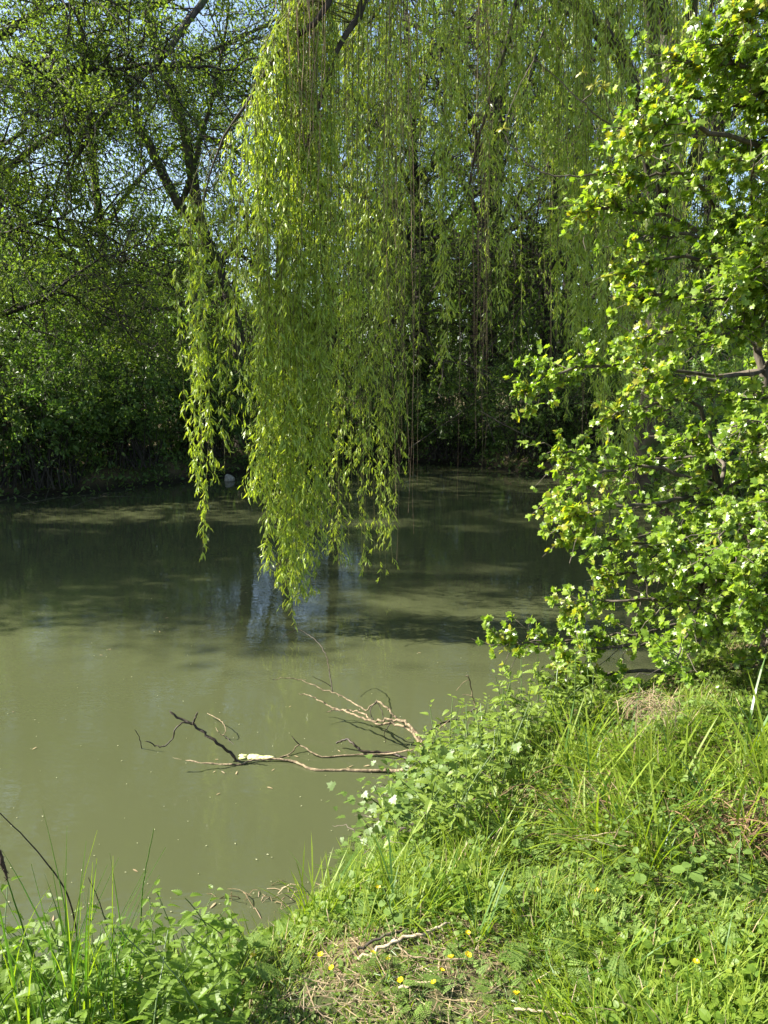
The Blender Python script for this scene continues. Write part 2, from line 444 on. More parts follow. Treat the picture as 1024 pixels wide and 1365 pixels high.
def grow_tree(root, trunk, limbs, seed, nbr, ntw, nleaf, lmat, lsize, bmat=M_bark2, r0=.2, br_len=(1.2, 3), tw_len=(.5, 1.3), droop=.15,
              limb_r=None, spread=.1, tpl=KITE, upb=.15, tlo=.25, ldroop=.4, limb_sides=7):
    """trunk: path; limbs: list of paths, all relative to root; parts: trunk, limb..., twigs, crown"""
    rng = np.random.default_rng(seed)
    tp = smooth_path(trunk, 22, .012, rng)
    tr = taper(22, r0, r0 * .35, .8, rng, .05); tr[0] *= 1.25
    mb = MB(); mb.add(*tubes(tp, tr, 10), bmat); mb.build('trunk', root, smooth=True)
    LP = []
    for k, lp in enumerate(limbs):
        p = smooth_path(lp, 16, .02, rng); LP.append(p)
        lr = (limb_r[k] if limb_r else r0 * .42)
        mb = MB(); mb.add(*tubes(p, taper(16, lr, lr * .16, .8, rng, .06), limb_sides), bmat); mb.build('limb', root, smooth=True)
    LP = np.array(LP)
    B, L = spawn(LP, nbr, tlo, 1, br_len[0], br_len[1], (25, 70), droop, 8, .07, rng, upb=upb)
    Tw, L2 = spawn(B, ntw, .15, 1, tw_len[0], tw_len[1], (20, 65), droop * 1.6, 5, .06, rng, upb=upb * .6)
    mb = MB()
    R = (.008 + .014 * L / br_len[1])[:, None] * np.linspace(1, .3, 8)[None] * (r0 / .2) ** .5
    mb.add(*tubes(B, R, 5), bmat)
    mb.add(*tubes(Tw, np.full((ntw, 1), .004) * np.linspace(1.2, .4, 5)[None], 3), bmat)
    mb.build('twigs', root)
    mb = MB(); 
    leaves_on(mb, Tw, nleaf, lmat, lsize, tpl, spread, ldroop, rng)
    mb.build('crown', root)
    return root

def auto_tree(seed, h, nl, nbr, ntw, nleaf, lmat, lsize, r0, lean=0.1, wide=.42, low=.15, **kw):
    rng = np.random.default_rng(seed)
    root = bpy.data.objects.new('woodland_tree', None); COL.objects.link(root)
    lx, ly = rng.uniform(-lean, lean, 2) * h
    trunk = [(0, 0, -.3), (lx * .2, ly * .1, h * .3), (lx * .7, ly * .5, h * .62), (lx, ly, h * .92)]
    tp = smooth_path(trunk, 30)
    limbs = []
    for k in range(nl):
        f = low + (.95 - low) * (k + rng.uniform(0, .8)) / nl
        s = tp[int(f * 29)]; a = k * 2.4 + rng.uniform(-.5, .5)
        L = h * wide * (1 - .45 * f) * rng.uniform(.75, 1.2)
        d = np.array([math.cos(a), math.sin(a), 0])
        limbs.append([s, s + d * L * .35 + [0, 0, L * .32], s + d * L * .72 + [0, 0, L * .5], s + d * L + [0, 0, L * (.5 - .3 * (1 - f))]])
    return grow_tree(root, trunk, limbs, seed, nbr, ntw, nleaf, lmat, lsize, r0=r0, **kw)

# ------------------------------------------------------------------ woodland on the far bank
def rel(root, pts): return [np.asarray(p) - np.array(root.location) for p in pts]

TR = bpy.data.objects.new('leaning_tree', None); COL.objects.link(TR)
TR.location = at(322, 600, 17.6); TR.location.z = float(ground_z(TR.location.x, TR.location.y)) - .1
tag(TR, 'tree with twin dark trunks leaning left and forking behind the tip of the hanging willow', 'tree')
grow_tree(TR, rel(TR, [TR.location, at(318, 450, 17.4), at(292, 360, 17.3), at(265, 285, 17), at(245, 170, 17), at(215, 85, 17), at(198, 20, 17), at(180, -120, 17)]),
          [rel(TR, q) for q in (
              [at(268, 300, 17.1), at(240, 275, 17), at(196, 185, 16.8), at(172, 145, 16.6), at(140, 70, 16.4), at(115, -60, 16)],
              [at(243, 268, 17), at(262, 205, 16.9), at(282, 135, 16.8), at(300, 50, 16.5), at(310, -60, 16.3)],
              [at(200, 10, 17), at(285, -25, 15.5), at(262, 15, 14.6), at(215, 78, 14), at(172, 122, 13.8), at(130, 168, 13.7), at(100, 215, 13.6), at(80, 266, 13.5)],
              [at(295, 370, 17.3), at(240, 408, 16.8), at(190, 412, 16.4), at(150, 440, 16)],
              [at(222, 95, 17), at(300, 60, 17.4), at(380, 20, 18)],
              [at(290, 355, 17.3), at(330, 300, 17.8), at(380, 240, 18.3), at(430, 130, 18.6)])],
          11, 150, 1300, 25000, M_bg3, .08, M_bark, r0=.16, br_len=(1.0, 2.8), tw_len=(.4, 1.1), limb_r=[.13, .07, .075, .06, .08, .08], spread=.09, droop=.2, limb_sides=8)

TL = bpy.data.objects.new('spreading_tree', None); COL.objects.link(TL)
TL.location = at(-190, 600, 14.8); TL.location.z = float(ground_z(TL.location.x, TL.location.y)) - .1
tag(TL, 'spreading tree whose crooked bare boughs reach in across the upper left sky', 'tree')
grow_tree(TL, rel(TL, [TL.location, at(-185, 400, 14.8), at(-160, 200, 14.8), at(-150, 0, 14.8), at(-150, -200, 14.8)]),
          [rel(TL, q) for q in (
              [at(-160, 150, 14.8), at(-60, 92, 14.2), at(0, 82, 14), at(60, 90, 13.8), at(130, 95, 13.6), at(210, 88, 13.6), at(300, 98, 13.8)],
              [at(-155, 180, 14.8), at(-70, 95, 14.2), at(0, 108, 13.6), at(38, 124, 13.5), at(72, 142, 13.4), at(110, 200, 13.2)],
              [at(-185, 430, 14.8), at(-90, 440, 14.0), at(0, 420, 13.6), at(60, 400, 13.5), at(95, 372, 13.4), at(140, 340, 13.3)],
              [at(-170, 280, 14.8), at(-90, 215, 14.2), at(5, 192, 13.6), at(40, 165, 13.5), at(62, 130, 13.4), at(100, 60, 13.3)],
              [at(-150, 60, 14.8), at(-60, 0, 14.2), at(20, -30, 13.8), at(100, -20, 13.6), at(180, 20, 13.5)],
              [at(-175, 330, 14.8), at(-80, 300, 14.3), at(0, 310, 14), at(70, 290, 14), at(150, 300, 14)])],
          12, 150, 1100, 22000, M_bg2, .07, M_bark2, r0=.2, br_len=(.8, 2.4), tw_len=(.35, 1.0), limb_r=[.06, .07, .065, .04, .06, .05], spread=.09, droop=.25)

protoA = auto_tree(21, 13, 12, 240, 2000, 22000, M_bg1, .085, .22, br_len=(1.2, 3), tw_len=(.4, 1.2), low=.12)
protoB = auto_tree(22, 11, 11, 230, 1900, 22000, M_bg2, .08, .16, br_len=(1.1, 2.6), tw_len=(.4, 1.2), low=.1)
protoC = auto_tree(23, 15, 13, 280, 2400, 32000, M_bg3, .095, .24, br_len=(1.2, 3.2), tw_len=(.4, 1.3), low=.15)
protoD = auto_tree(24, 17, 22, 300, 2400, 42000, M_bg1, .10, .2, br_len=(.6, 1.5), tw_len=(.3, .9), low=.1, wide=.13, lean=.01)  # narrow dense trees outside the view, added to cast shade over the water
spots = [(protoA, -9.2, 17.0, .3, 1, 'woodland tree behind the bramble bank near the left edge'),
         (protoA, 1.2, 22.5, 2.1, 1, 'dark woodland tree straight behind the middle of the far shore'),
         (protoA, 8.2, 19.5, 4.0, 1.1, 'woodland tree behind the big willow trunk'),
         (protoB, 4.4, 20.6, 3.3, 1.05, 'bushy grey green tree between the mid shore and the willow trunk'),
         (protoB, -1.4, 21.0, 5.2, 1.1, 'slender tree showing between the bright willow fringe and its darker curtain'),
         (protoC, -12.8, 19.5, 1.0, 1, 'tall yellow green tree at the far left catching the sun'),
         (protoC, 6.2, 26.0, 4.4, .95, 'tall yellow green tree glimpsed through the willow curtain upper right'),
         (protoD, -10.6, 9.8, 1.1, 1, 'unseen narrow dense tree added to shade the pond, on the left shore beside the bramble mounds'),
         (protoD, -13.8, 11.5, 2.2, 1.12, 'unseen narrow dense tree added to shade the pond, second along the left shore'),
         (protoD, -17.0, 9.4, 4.2, 1.3, 'unseen narrow dense tree added to shade the pond, standing farthest left on the shore'),
         (protoB, -3.2, 22.6, 1.9, 1.1, 'shaded tree behind the tip of the bright willow fringe'),
         (protoA, 3.4, 24.5, 0.9, 1.15, 'shaded tree behind the middle of the willow curtain'),
         (protoB, 6.6, 17.6, 0.2, 1.1, 'leafy tree close behind the right part of the willow curtain'),
         (protoB, 2.4, 20.4, 2.6, 1.15, 'leafy tree standing on the far shore behind the bare twigs'),
         (protoB, -8.6, 24.0, 0.4, 1.15, 'pale leafed tree showing through gaps in the upper left crowns')]
used = set()
for p, x, y, rz, s, lab in spots:
    o = p if p.name not in used else copy_tree(p)
    used.add(p.name)
    o.location = (x, y, float(ground_z(x, y)) - .1); o.rotation_euler = (0, 0, rz); o.scale = s if isinstance(s, tuple) else (s, s, s)
    tag(o, lab, 'tree', 'woodland trees behind the pond')

mb = MB(); n = 46000
rr = np.random.default_rng(5)
a = rr.uniform(-1.05, 1.05, n) + rr.normal(0, .02, n); D_ = rr.uniform(34, 50, n)
P = np.stack([np.sin(a) * D_, np.cos(a) * D_, np.zeros(n)], -1)
top = 7.5 + 2.2 * np.sin(a * 9) + 1.6 * np.sin(a * 23 + 1) + 1.0 * np.sin(a * 51 + 2)
P[:, 2] = 1 + rr.power(1.15, n) * top
scatter(mb, KITE, P, rand_dir(n, rr), rand_dir(n, rr) + [0, 0, .5], rr.uniform(.4, .8, n), M_bg1)
tag(mb.build('distant_woodland'), 'distant mass of woodland closing the view beyond the trees', kind='stuff')

def bush(name, label, loc, rx, ry, h, canes, ntw, nleaf, lm, ls, seed, group=None, tpl=KITE, stem=M_bark2, yellow=None, cat='bush', front=True):
    rng = np.random.default_rng(seed)
    z0 = float(ground_z(loc[0], loc[1]))
    root = thing(name, label, cat, (loc[0], loc[1], z0), group)
    s = np.linspace(0, 1, 10)
    a = rng.uniform(0, 2 * math.pi, canes); el = rng.uniform(.1, 1, canes) ** .7
    st = np.stack([rng.uniform(-.45, .45, canes) * rx, rng.uniform(-.45, .45, canes) * ry, np.full(canes, -.05)], -1)
    top = np.stack([np.cos(a) * rx * (1.05 - .55 * el), np.sin(a) * ry * (1.05 - .55 * el), h * (.35 + .75 * el) * rng.uniform(.75, 1.15, canes)], -1)
    mid = (st + top) / 2 + np.stack([np.zeros(canes), np.zeros(canes), .35 * top[:, 2]], -1)
    C = ((1 - s) ** 2)[None, :, None] * st[:, None] + (2 * s * (1 - s))[None, :, None] * mid[:, None] + (s ** 2)[None, :, None] * top[:, None]
    C = C + np.cumsum(rng.normal(0, .018, C.shape), 1)
    mb = MB(); mb.add(*tubes(C, np.full((canes, 1), .009) * np.linspace(1.3, .5, 10)[None], 4), stem)
    Tw, L = spawn(C, ntw, .2, 1, .15, .55, (25, 80), .5, 5, .06, rng)
    mb.add(*tubes(Tw, np.full((ntw, 1), .0035) * np.linspace(1.2, .5, 5)[None], 3), stem)
    mb.build('canes', root)
    mb = MB(); leaves_on(mb, Tw, nleaf, lm, ls, tpl, .045, .15, rng)
    if yellow: leaves_on(mb, Tw, nleaf // 5, yellow, ls * .8, tpl, .05, .15, rng)
    mb.build('foliage', root)
    return root

bspots = [(-13.2, 13.6, 1.8, 1.4, 1.7, 'bramble mound at the far left end of the bank'), (-10.6, 14.0, 1.8, 1.3, 1.9, 'bramble mound near the left edge above the waterline'),
          (-8.0, 14.1, 1.5, 1.1, 1.8, 'leafy bramble mound touching the water at the left edge'), (-6.4, 14.6, 1.4, 1.1, 1.75, 'bramble mound overhanging the brushwood at the left waterline'),
          (-5.2, 15.8, 1.4, 1.2, 1.7, 'dark bramble mound left of the hanging willow fringe'), (-4.0, 17.4, 1.5, 1.2, 1.6, 'shaded bramble mound under the twin trunked tree'),
          (-9.5, 16.6, 2.2, 1.4, 2.3, 'taller thicket behind the left bramble mounds'), (-6.6, 17.2, 2.0, 1.3, 2.2, 'taller thicket behind the brushwood bank'),
          (-2.4, 19.4, 1.5, 1.2, 1.7, 'dark shrub low on the shore behind the bright willow fringe'), (-.3, 20.2, 1.6, 1.2, 1.9, 'dark shrub low on the middle of the far shore'),
          (1.8, 19.6, 1.6, 1.2, 1.8, 'dark shrub right of the middle of the far shore'), (3.5, 17.9, 1.5, 1.3, 1.8, 'dark shrub on the shore under the bare hanging twigs'),
          (5.0, 15.9, 1.6, 1.2, 1.9, 'dark shrub beside the foot of the big willow trunk'), (6.3, 12.2, 1.6, 1.6, 1.9, 'shrub hidden in shade behind the hawthorn'),
          (7.0, 15.2, 2.0, 1.6, 2.3, 'thicket behind the big willow trunk'), (1.0, 21.6, 2.4, 1.2, 2.8, 'thicket closing the gap at the middle of the far shore'),
          (3.7, 7.3, .9, .8, 1.3, 'low shaded bush on the right shore behind the hawthorn'), (4.4, 9.2, 1.0, 1.0, 1.5, 'shaded bush on the right shore farther along behind the hawthorn'), (5.2, 11.2, 1.1, 1.0, 1.6, 'shaded bush on the right shore in front of the big willow trunk'),
          (-11, 18.8, 2.8, 1.6, 3.6, 'tall thicket far back at the left edge'), (-7.2, 20.0, 2.8, 1.6, 4.6, 'tall thicket behind the left bank'), (-3.6, 21.0, 2.6, 1.6, 3.6, 'tall thicket behind the twin trunked tree'),
          (4.6, 19.6, 2.4, 1.5, 3.2, 'tall thicket behind the bare hanging twigs'), (8.6, 17.0, 2.6, 1.6, 3.4, 'tall thicket at the right behind the hawthorn')]
for k, (x, y, rx, ry, h, lab) in enumerate(bspots):
    small = y > 19 or x > 2
    if 17.5 < y < 20.5 and -3 < x < 4.2: y -= 1.0; ry *= 1.1
    if not small and y < 18: y -= .95; h *= 1.2
    bush('bramble_bush', lab, (x, y), rx, ry, h, 110, 900, 11000 if not small else 6500, M_bram, .088 if not small else .09, 100 + k, 'bramble bushes along the far bank')

rr = np.random.default_rng(66); n = 150000
x = rr.uniform(-13, 7.5, n); y = rr.uniform(5.5, 21, n); d = shore_dist(x, y)
k = (d > -.05) & (d < 1.5) & ((y > 11.5) | (x > 3)); x, y, d = x[k], y[k], d[k]; n = len(x)
P = np.stack([x, y, np.maximum(ground_z(x, y), 0) + rr.power(.8, n) * (.45 + .3 * np.sin(x * 3.1) * np.sin(y * 2.3))], -1)
D = rand_dir(n, rr) + [0, -.2, .1]
mb = MB(); scatter(mb, KITE, P, D, rand_dir(n, rr) + [0, 0, .7], rr.uniform(.05, .13, n), M_bram)
tag(mb.build('far_bank_weeds'), 'low weeds and grass hanging over the far waterline', kind='stuff')

# ------------------------------------------------------------------ weeping willow
WR = thing('weeping_willow', 'big weeping willow trailing long bright green leafy branches over the pond', 'tree', (4.9, 13.5, .3))
Wl = np.array(WR.location)
tk = smooth_path([(0, 0, -.5), (.05, -.1, 1.6), (-.05, -.3, 3.4), (-.3, -.5, 5.2), (-.4, -.6, 7.5)], 26)
mb = MB(); mb.add(*tubes(tk, taper(26, .42, .2, .8, RNG, .05), 14), M_bark); mb.build('trunk', WR, smooth=True)
S0 = tk[14] + Wl; S1 = tk[18] + Wl; S2 = tk[11] + Wl; S3 = tk[24] + Wl
limbs = [([S1, (2.6, 11, 8.0), (1.0, 8.6, 7.9), (.35, 7.3, 6.7), at(492, -15, 6.6), at(478, 22, 6.5), at(452, 62, 6.4), at(432, 120, 6.35), at(408, 200, 6.3), at(402, 240, 6.3)], .10, .009),
         ([S1, (2.2, 10.5, 8.6), (.5, 8.0, 8.0), (-.2, 6.6, 6.1), at(440, 0, 6.2), at(378, 62, 6.2), at(325, 145, 6.2), at(296, 190, 6.2), at(276, 250, 6.2), at(267, 300, 6.2)], .06, .006),
         ([S0, (3.2, 10.5, 7.9), (1.7, 8.7, 7.9), (.7, 7.4, 6.9), (.1, 6.9, 5.9)], .13, .02),
         ([S0, (4.0, 10.7, 7.8), (3.0, 8.8, 7.5), (2.2, 7.7, 6.7), (1.6, 7.2, 5.8)], .13, .02),
         ([S0, (4.8, 10.9, 7.4), (4.2, 9.2, 7.2), (3.6, 8.2, 6.5), (3.1, 7.6, 5.6)], .12, .02),
         ([S2, (3.6, 11.6, 6.3), (2.2, 9.8, 6.6), at(700, -10, 8.3), at(672, 70, 8.1), at(640, 180, 8.0), at(622, 260, 8.0)], .10, .012),
         ([S3, (3.2, 11.4, 9.2), (.4, 10.4, 9.2), (-1.5, 9.6, 8.0), (-2.2, 9.2, 7.0)], .13, .02),
         ([S2, (4.2, 12, 5.6), at(760, 20, 9.5), at(700, 120, 9.2), at(672, 190, 9.0)], .07, .01)]
LPs = []
for pts, ra, rb in limbs:
    p = smooth_path(pts, 30, .004); LPs.append(p)
    mb = MB(); mb.add(*tubes(p - Wl, taper(30, ra, rb, 1.9, RNG, .04), 8), M_bark if ra > .1 else M_bark2)
    mb.build('limb', WR, smooth=True)
LALL = np.concatenate([p[8:] for p in LPs])

def strand_path(px, Yd, tip, top=None, drift=0.0, rng=RNG):
    """hanging branch: from the nearest limb point, over, and straight down to the pixel row `tip` at distance Yd"""
    e = at(px + drift, tip, Yd)
    if top is None:
        s = at(px, -60, Yd); s[2] += rng.uniform(0, .5)
    else:
        s = at(px, top, Yd)
    q = LALL[(LALL[:, 2] > s[2] - .15)]
    if len(q) == 0: q = LALL
    dd = np.linalg.norm((q - s) * [1, 1, .6], axis=1); j = np.argsort(dd)[rng.integers(0, 7)]
    a = q[j]
    K = 20
    k1 = 6
    hd = (s - a); 
    m = a + hd * [.6, .6, 0] + [0, 0, max(0.03, .12 * np.linalg.norm(hd[:2]))]
    u = np.linspace(0, 1, k1)[:, None]
    arc = (1 - u) ** 2 * a + 2 * u * (1 - u) * m + u ** 2 * s
    v = np.linspace(0, 1, K - k1 + 1)[1:, None]
    sway = np.array([rng.normal(0, .05), rng.normal(0, .06), 0])
    dn = s * (1 - v) + e * v + np.sin(v * math.pi * rng.uniform(.7, 1.6)) * sway + np.cumsum(rng.normal(0, .008, (len(v), 3)), 0) * [1, 1, 0]
    return np.concatenate([arc, dn])

def strand_leaves(mb, p, dens, ls, lm, rng, k0=3, clump=.5, tip_taper=True, tpl=WLANCE, width=.07):
    seg = np.linalg.norm(np.diff(p, axis=0), axis=1); cum = np.concatenate([[0], np.cumsum(seg)]); L = cum[-1]
    nsh = max(4, int(L * dens / 5))
    t = rng.uniform(cum[k0], L, nsh)
    ph = rng.uniform(0, 6.28, 2)
    keep = rng.uniform(0, 1, nsh) < (1 - clump) + clump * (.5 + .5 * np.sin(t * 5.5 + ph[0])) * (.6 + .4 * np.sin(t * 13 + ph[1]))
    t = t[keep]; nsh = len(t)
    if nsh == 0: return
    base = np.stack([np.interp(t, cum, p[:, c]) for c in range(3)], -1)
    az = rng.uniform(0, 2 * math.pi, nsh)
    out = np.stack([np.cos(az), np.sin(az), np.zeros(nsh)], -1)
    d = norm(out * rng.uniform(.5, 1.0, (nsh, 1)) + [0, 0, -.75])
    sl = width * rng.uniform(.4, 1.3, nsh)
    scatter(mb, T_lance(.035, -.2), base, d, rand_dir(nsh, rng), sl, M_wstem)
    n = 5
    f = np.tile(np.linspace(.05, 1, n), nsh)
    B = np.repeat(base, n, 0) + np.repeat(d * sl[:, None], n, 0) * f[:, None]; 
    B[:, 2] -= np.repeat(sl, n) * .2 * f * f
    dd = np.repeat(d, n, 0) * .6 + rand_dir(nsh * n, rng) * .55 + [0, 0, -.55]
    N_ = rand_dir(nsh * n, rng) + np.repeat(out, n, 0) * .6 + [0, 0, .3]
    scatter(mb, tpl, B, dd, N_, ls * rng.uniform(.6, 1.25, nsh * n), lm)

def hang(px, Yd, tip, top=None, dens=80, ls=.062, drift=0, lm=M_will, bare=False, clump=.5, width=.07, parent=WR, k0=3):
    p = strand_path(px, Yd, tip, top, drift)
    mb = MB(); mb.add(*tubes(p - Wl, np.linspace(.0042 if not bare else .004, .0014, 20)[None], 4), M_wdead if bare else M_wstem)
    s = mb.build('hanging_branch', parent)
    if bare:
        s.name = 'bare_twig'
        return
    mb = MB(); strand_leaves(mb, p - Wl, dens, ls, lm, RNG, k0=k0, clump=clump, width=width)
    if mb.n: mb.build('foliage', s)

U = RNG.uniform
for k in range(11):                                   # outermost bright fringe
    tip = [738, 700, 660, 640, 600, 560, 590, 520, 480, 640, 610][k]
    x0 = U(243, 275); hang(x0, U(6.1, 6.3), tip, top=U(240, 310) + abs(x0 - 262), dens=100, drift=(276 - x0) * (.5 + .5 * (tip - 480) / 258), clump=.25, width=.06)
for k in range(6):
    tip = [628, 560, 520, 470, 430, 500][k]
    x0 = U(284, 312); hang(x0, U(6.15, 6.4), tip, top=U(225, 290), dens=95, drift=(302 - x0) * .7, clump=.4, width=.055)
for k in range(5):
    x0 = U(300, 330); hang(x0, U(6.2, 6.5), U(280, 420), top=U(150, 210), dens=90, clump=.4)
def btip(x):
    return np.interp(x, [328, 345, 360, 372, 385, 405, 425, 440], [640, 700, 765, 815, 825, 815, 770, 700])
CL = [336, 349, 358, 371, 384, 396, 409, 420, 433]
for k in range(72):                                   # main bright curtain, in locks
    ck = k % 9; x0 = CL[ck] + RNG.normal(0, 4.5); tip = btip(CL[ck]) - [10, 60, 0, 40, 0, 25, 10, 55, 0][ck] - (abs(RNG.normal(0, 1)) * 60 if k % 3 else U(0, 15))
    top = np.interp(x0, [330, 350, 380, 420], [165, 70, 20, -40]) + U(-20, 25)
    hang(x0, 5.95 + .07 * ((ck * 5) % 9) + U(0, .15), tip, top=None if top < -10 else top, dens=150, clump=.6, width=.10, drift=np.clip(390 - x0, -8, 14) * U(.2, .8))
for k in range(70):                                   # darker middle curtain
    x0 = 438 + 122 * (k + U(0, 1)) / 84; tip = U(600, 785) if k % 3 else U(400, 600)
    hang(x0, U(6.4, 7.5), tip, dens=U(60, 110), clump=.75, ls=.058, width=.10)
for k in range(30):
    ck = k % 7; x0 = [566, 588, 604, 622, 650, 668, 694][ck] + RNG.normal(0, 6); hang(x0, U(7.0, 8.2), [330, 470, 290, 360, 250, 420, 300][ck] - abs(RNG.normal(0, 70)), dens=U(65, 110), clump=.5, ls=.07, width=.1)
for k in range(26):
    ck = k % 4; x0 = [712, 728, 752, 772][ck] + RNG.normal(0, 6); hang(x0, U(7.2, 8.2), [300, 210, 420, 480][ck] - abs(RNG.normal(0, 60)), dens=U(80, 125), clump=.5, ls=.075, width=.1)
for k in range(42):
    ck = k % 5; x0 = [785, 808, 835, 868, 900][ck] + RNG.normal(0, 8); hang(x0, U(6.9, 8.0), [520, 655, 690, 600, 560][ck] - abs(RNG.normal(0, 60)), dens=U(80, 120), clump=.4, ls=.07, width=.09)
for k in range(16):
    x0 = 900 + 150 * (k + U(0, 1)) / 16; hang(x0, U(7.6, 8.6), U(450, 700), dens=60, clump=.5, ls=.07)
# bare twigs
for k in range(30):
    x0 = U(395, 432); hang(x0, U(6.0, 6.45), U(130, 290), bare=True, drift=U(-28, 6))
for k in range(12):
    x0 = U(625, 655); hang(x0, U(7.6, 8.0), U(430, 625), bare=True, drift=(638 - x0) * .5)
for k in range(8):
    x0 = U(525, 560); hang(x0, U(6.6, 7.2), U(600, 770), bare=True, drift=U(-10, 10))
for k in range(9):
    x0 = U(560, 800); hang(x0, U(6.8, 8.5), U(380, 700), bare=True, drift=U(-6, 6))
# the inner curtain farther back, too many to tell apart
mb = MB()
for k in range(100):
    x0 = U(430, 1040); p = strand_path(x0, U(9, 12.5), U(220, 560)) - Wl
    mb.add(*tubes(p, np.linspace(.007, .003, 20)[None], 3), M_wstem)
    strand_leaves(mb, p, U(35, 65), .075, M_will, RNG, k0=3, clump=.6, tpl=KITE2 if False else T_kite(.2, -.2), width=.1)
mb.build('inner_hanging_foliage', WR, 'stuff')
# ------------------------------------------------------------------ stone and brushwood at the far waterline
def blob(mb, c, r, mat_, seed=0, nu=14, nv=9, amp=.15):
    rng = np.random.default_rng(seed)
    th = np.linspace(0, math.pi, nv)[:, None]; ph = np.linspace(0, 2 * math.pi, nu, endpoint=False)[None]
    d = np.stack([np.sin(th) * np.cos(ph), np.sin(th) * np.sin(ph), np.cos(th) * np.ones_like(ph)], -1)
    f = 1 + amp * (np.sin(d[..., 0] * 4 + seed) * np.cos(d[..., 1] * 3.3) + .6 * np.sin(d[..., 2] * 5 + d[..., 0] * 3))
    v = (d * f[..., None] * np.asarray(r) + np.asarray(c)).reshape(-1, 3)
    i = np.arange(nv - 1)[:, None] * nu; j = np.arange(nu)[None]; j2 = (j + 1) % nu
    mb.add(v, np.stack([i + j, i + nu + j, i + nu + j2, i + j2], -1).reshape(-1, 4), mat_)
c = on(306, 641, 0)
mb = MB(); blob(mb, (0, 0, .045), (.11, .09, .10), M_stone, 3)
tag(mb.build('stone', loc=None, smooth=True), 'small pale rounded stone standing out of the far dark water', 'stone'); bpy.context.view_layer.update()
bpy.data.objects['stone'].location = c

def wood(name, label, cat, branches, loc, group=None, sides=7, parent=None, rs=1.0):
    """branches: (part name, points, r0, r1, material, label)"""
    root = thing(name, label, cat, loc, group)
    L0 = np.asarray(loc, float)
    for nm, pts, ra, rb, m, *lb in branches:
        k = max(10, len(pts) * 5)
        ra *= rs; rb *= rs
        p = smooth_path(np.asarray(pts) - L0, k, min(.004, ra * .5))
        mb = MB(); mb.add(*tubes(p, taper(k, ra, rb, .9, RNG, .12), sides), m)
        # short broken spurs along the wood
        if ra > .006:
            for q in range(int(2 + ra * 150)):
                i = RNG.integers(1, k - 2); d = norm(RNG.normal(size=3) + [0, 0, .3]) * RNG.uniform(.01, .035)
                mb.add(*tubes(np.stack([p[i], p[i] + d * .6, p[i] + d]), np.array([[ra * .4, ra * .25, ra * .1]]), 4), m)
        o = mb.build(nm, root, smooth=True)
        if lb: o['label'] = lb[0]
    return root

for k, (a, b, lab) in enumerate([((0, 668), (62, 658), 'pale stick lying in the brushwood at the far left waterline'), ((30, 672), (120, 660), 'long low stick in the brushwood on the left waterline'),
                            ((95, 676), (165, 655), 'stick slanting into the water at the right end of the brushwood'), ((60, 668), (72, 640), 'upright forked stick in the left brushwood'),
                            ((120, 664), (205, 664), 'thin stick floating off the brushwood tip'), ((8, 655), (48, 672), 'dark stick crossing the brushwood near the left edge')]):
    A = on(a[0], a[1], .04); Bq = on(b[0], b[1], .10) if k != 3 else at(b[0], b[1], A[1])
    M_ = (A + Bq) / 2 + [0, 0, .03]
    wood('driftwood_stick', lab, 'stick', [('stem', [A, M_, Bq], .007, .003, M_bark), ('side_twig', [M_, M_ + [.1, -.05, .06], M_ + [.2, -.1, .08]], .005, .002, M_wet)], A, 'sticks in the left waterline brushwood')
for k, (pts, Yd, lab) in enumerate([([(545, 598), (600, 560), (640, 532), (662, 520)], 17.5, 'bare pale bough rising to the right from the far shore'),
                                    ([(640, 548), (672, 566), (712, 586)], 16.0, 'bleached fallen bough slanting down to the water under the willow'),
                                    ([(690, 535), (760, 538), (806, 533)], 15.0, 'straight dead bough lying level behind the hanging twigs'),
                                    ([(660, 590), (640, 540), (600, 505)], 16.5, 'crooked bare bough standing out of the dark far shore')]):
    P = [at(x, y, Yd - i * .15) for i, (x, y) in enumerate(pts)]
    g = P[0].copy()
    wood('fallen_bough', lab, 'dead branch', [('stem', P, .016, .007, M_bark)] + [('side_twig', [P[1], P[1] + RNG.normal(0, .25, 3) + [0, -.1, .2], P[1] + RNG.normal(0, .4, 3) + [0, -.2, .4]], .006, .002, M_bark) for q in range(3)], g, 'dead boughs along the far shore')

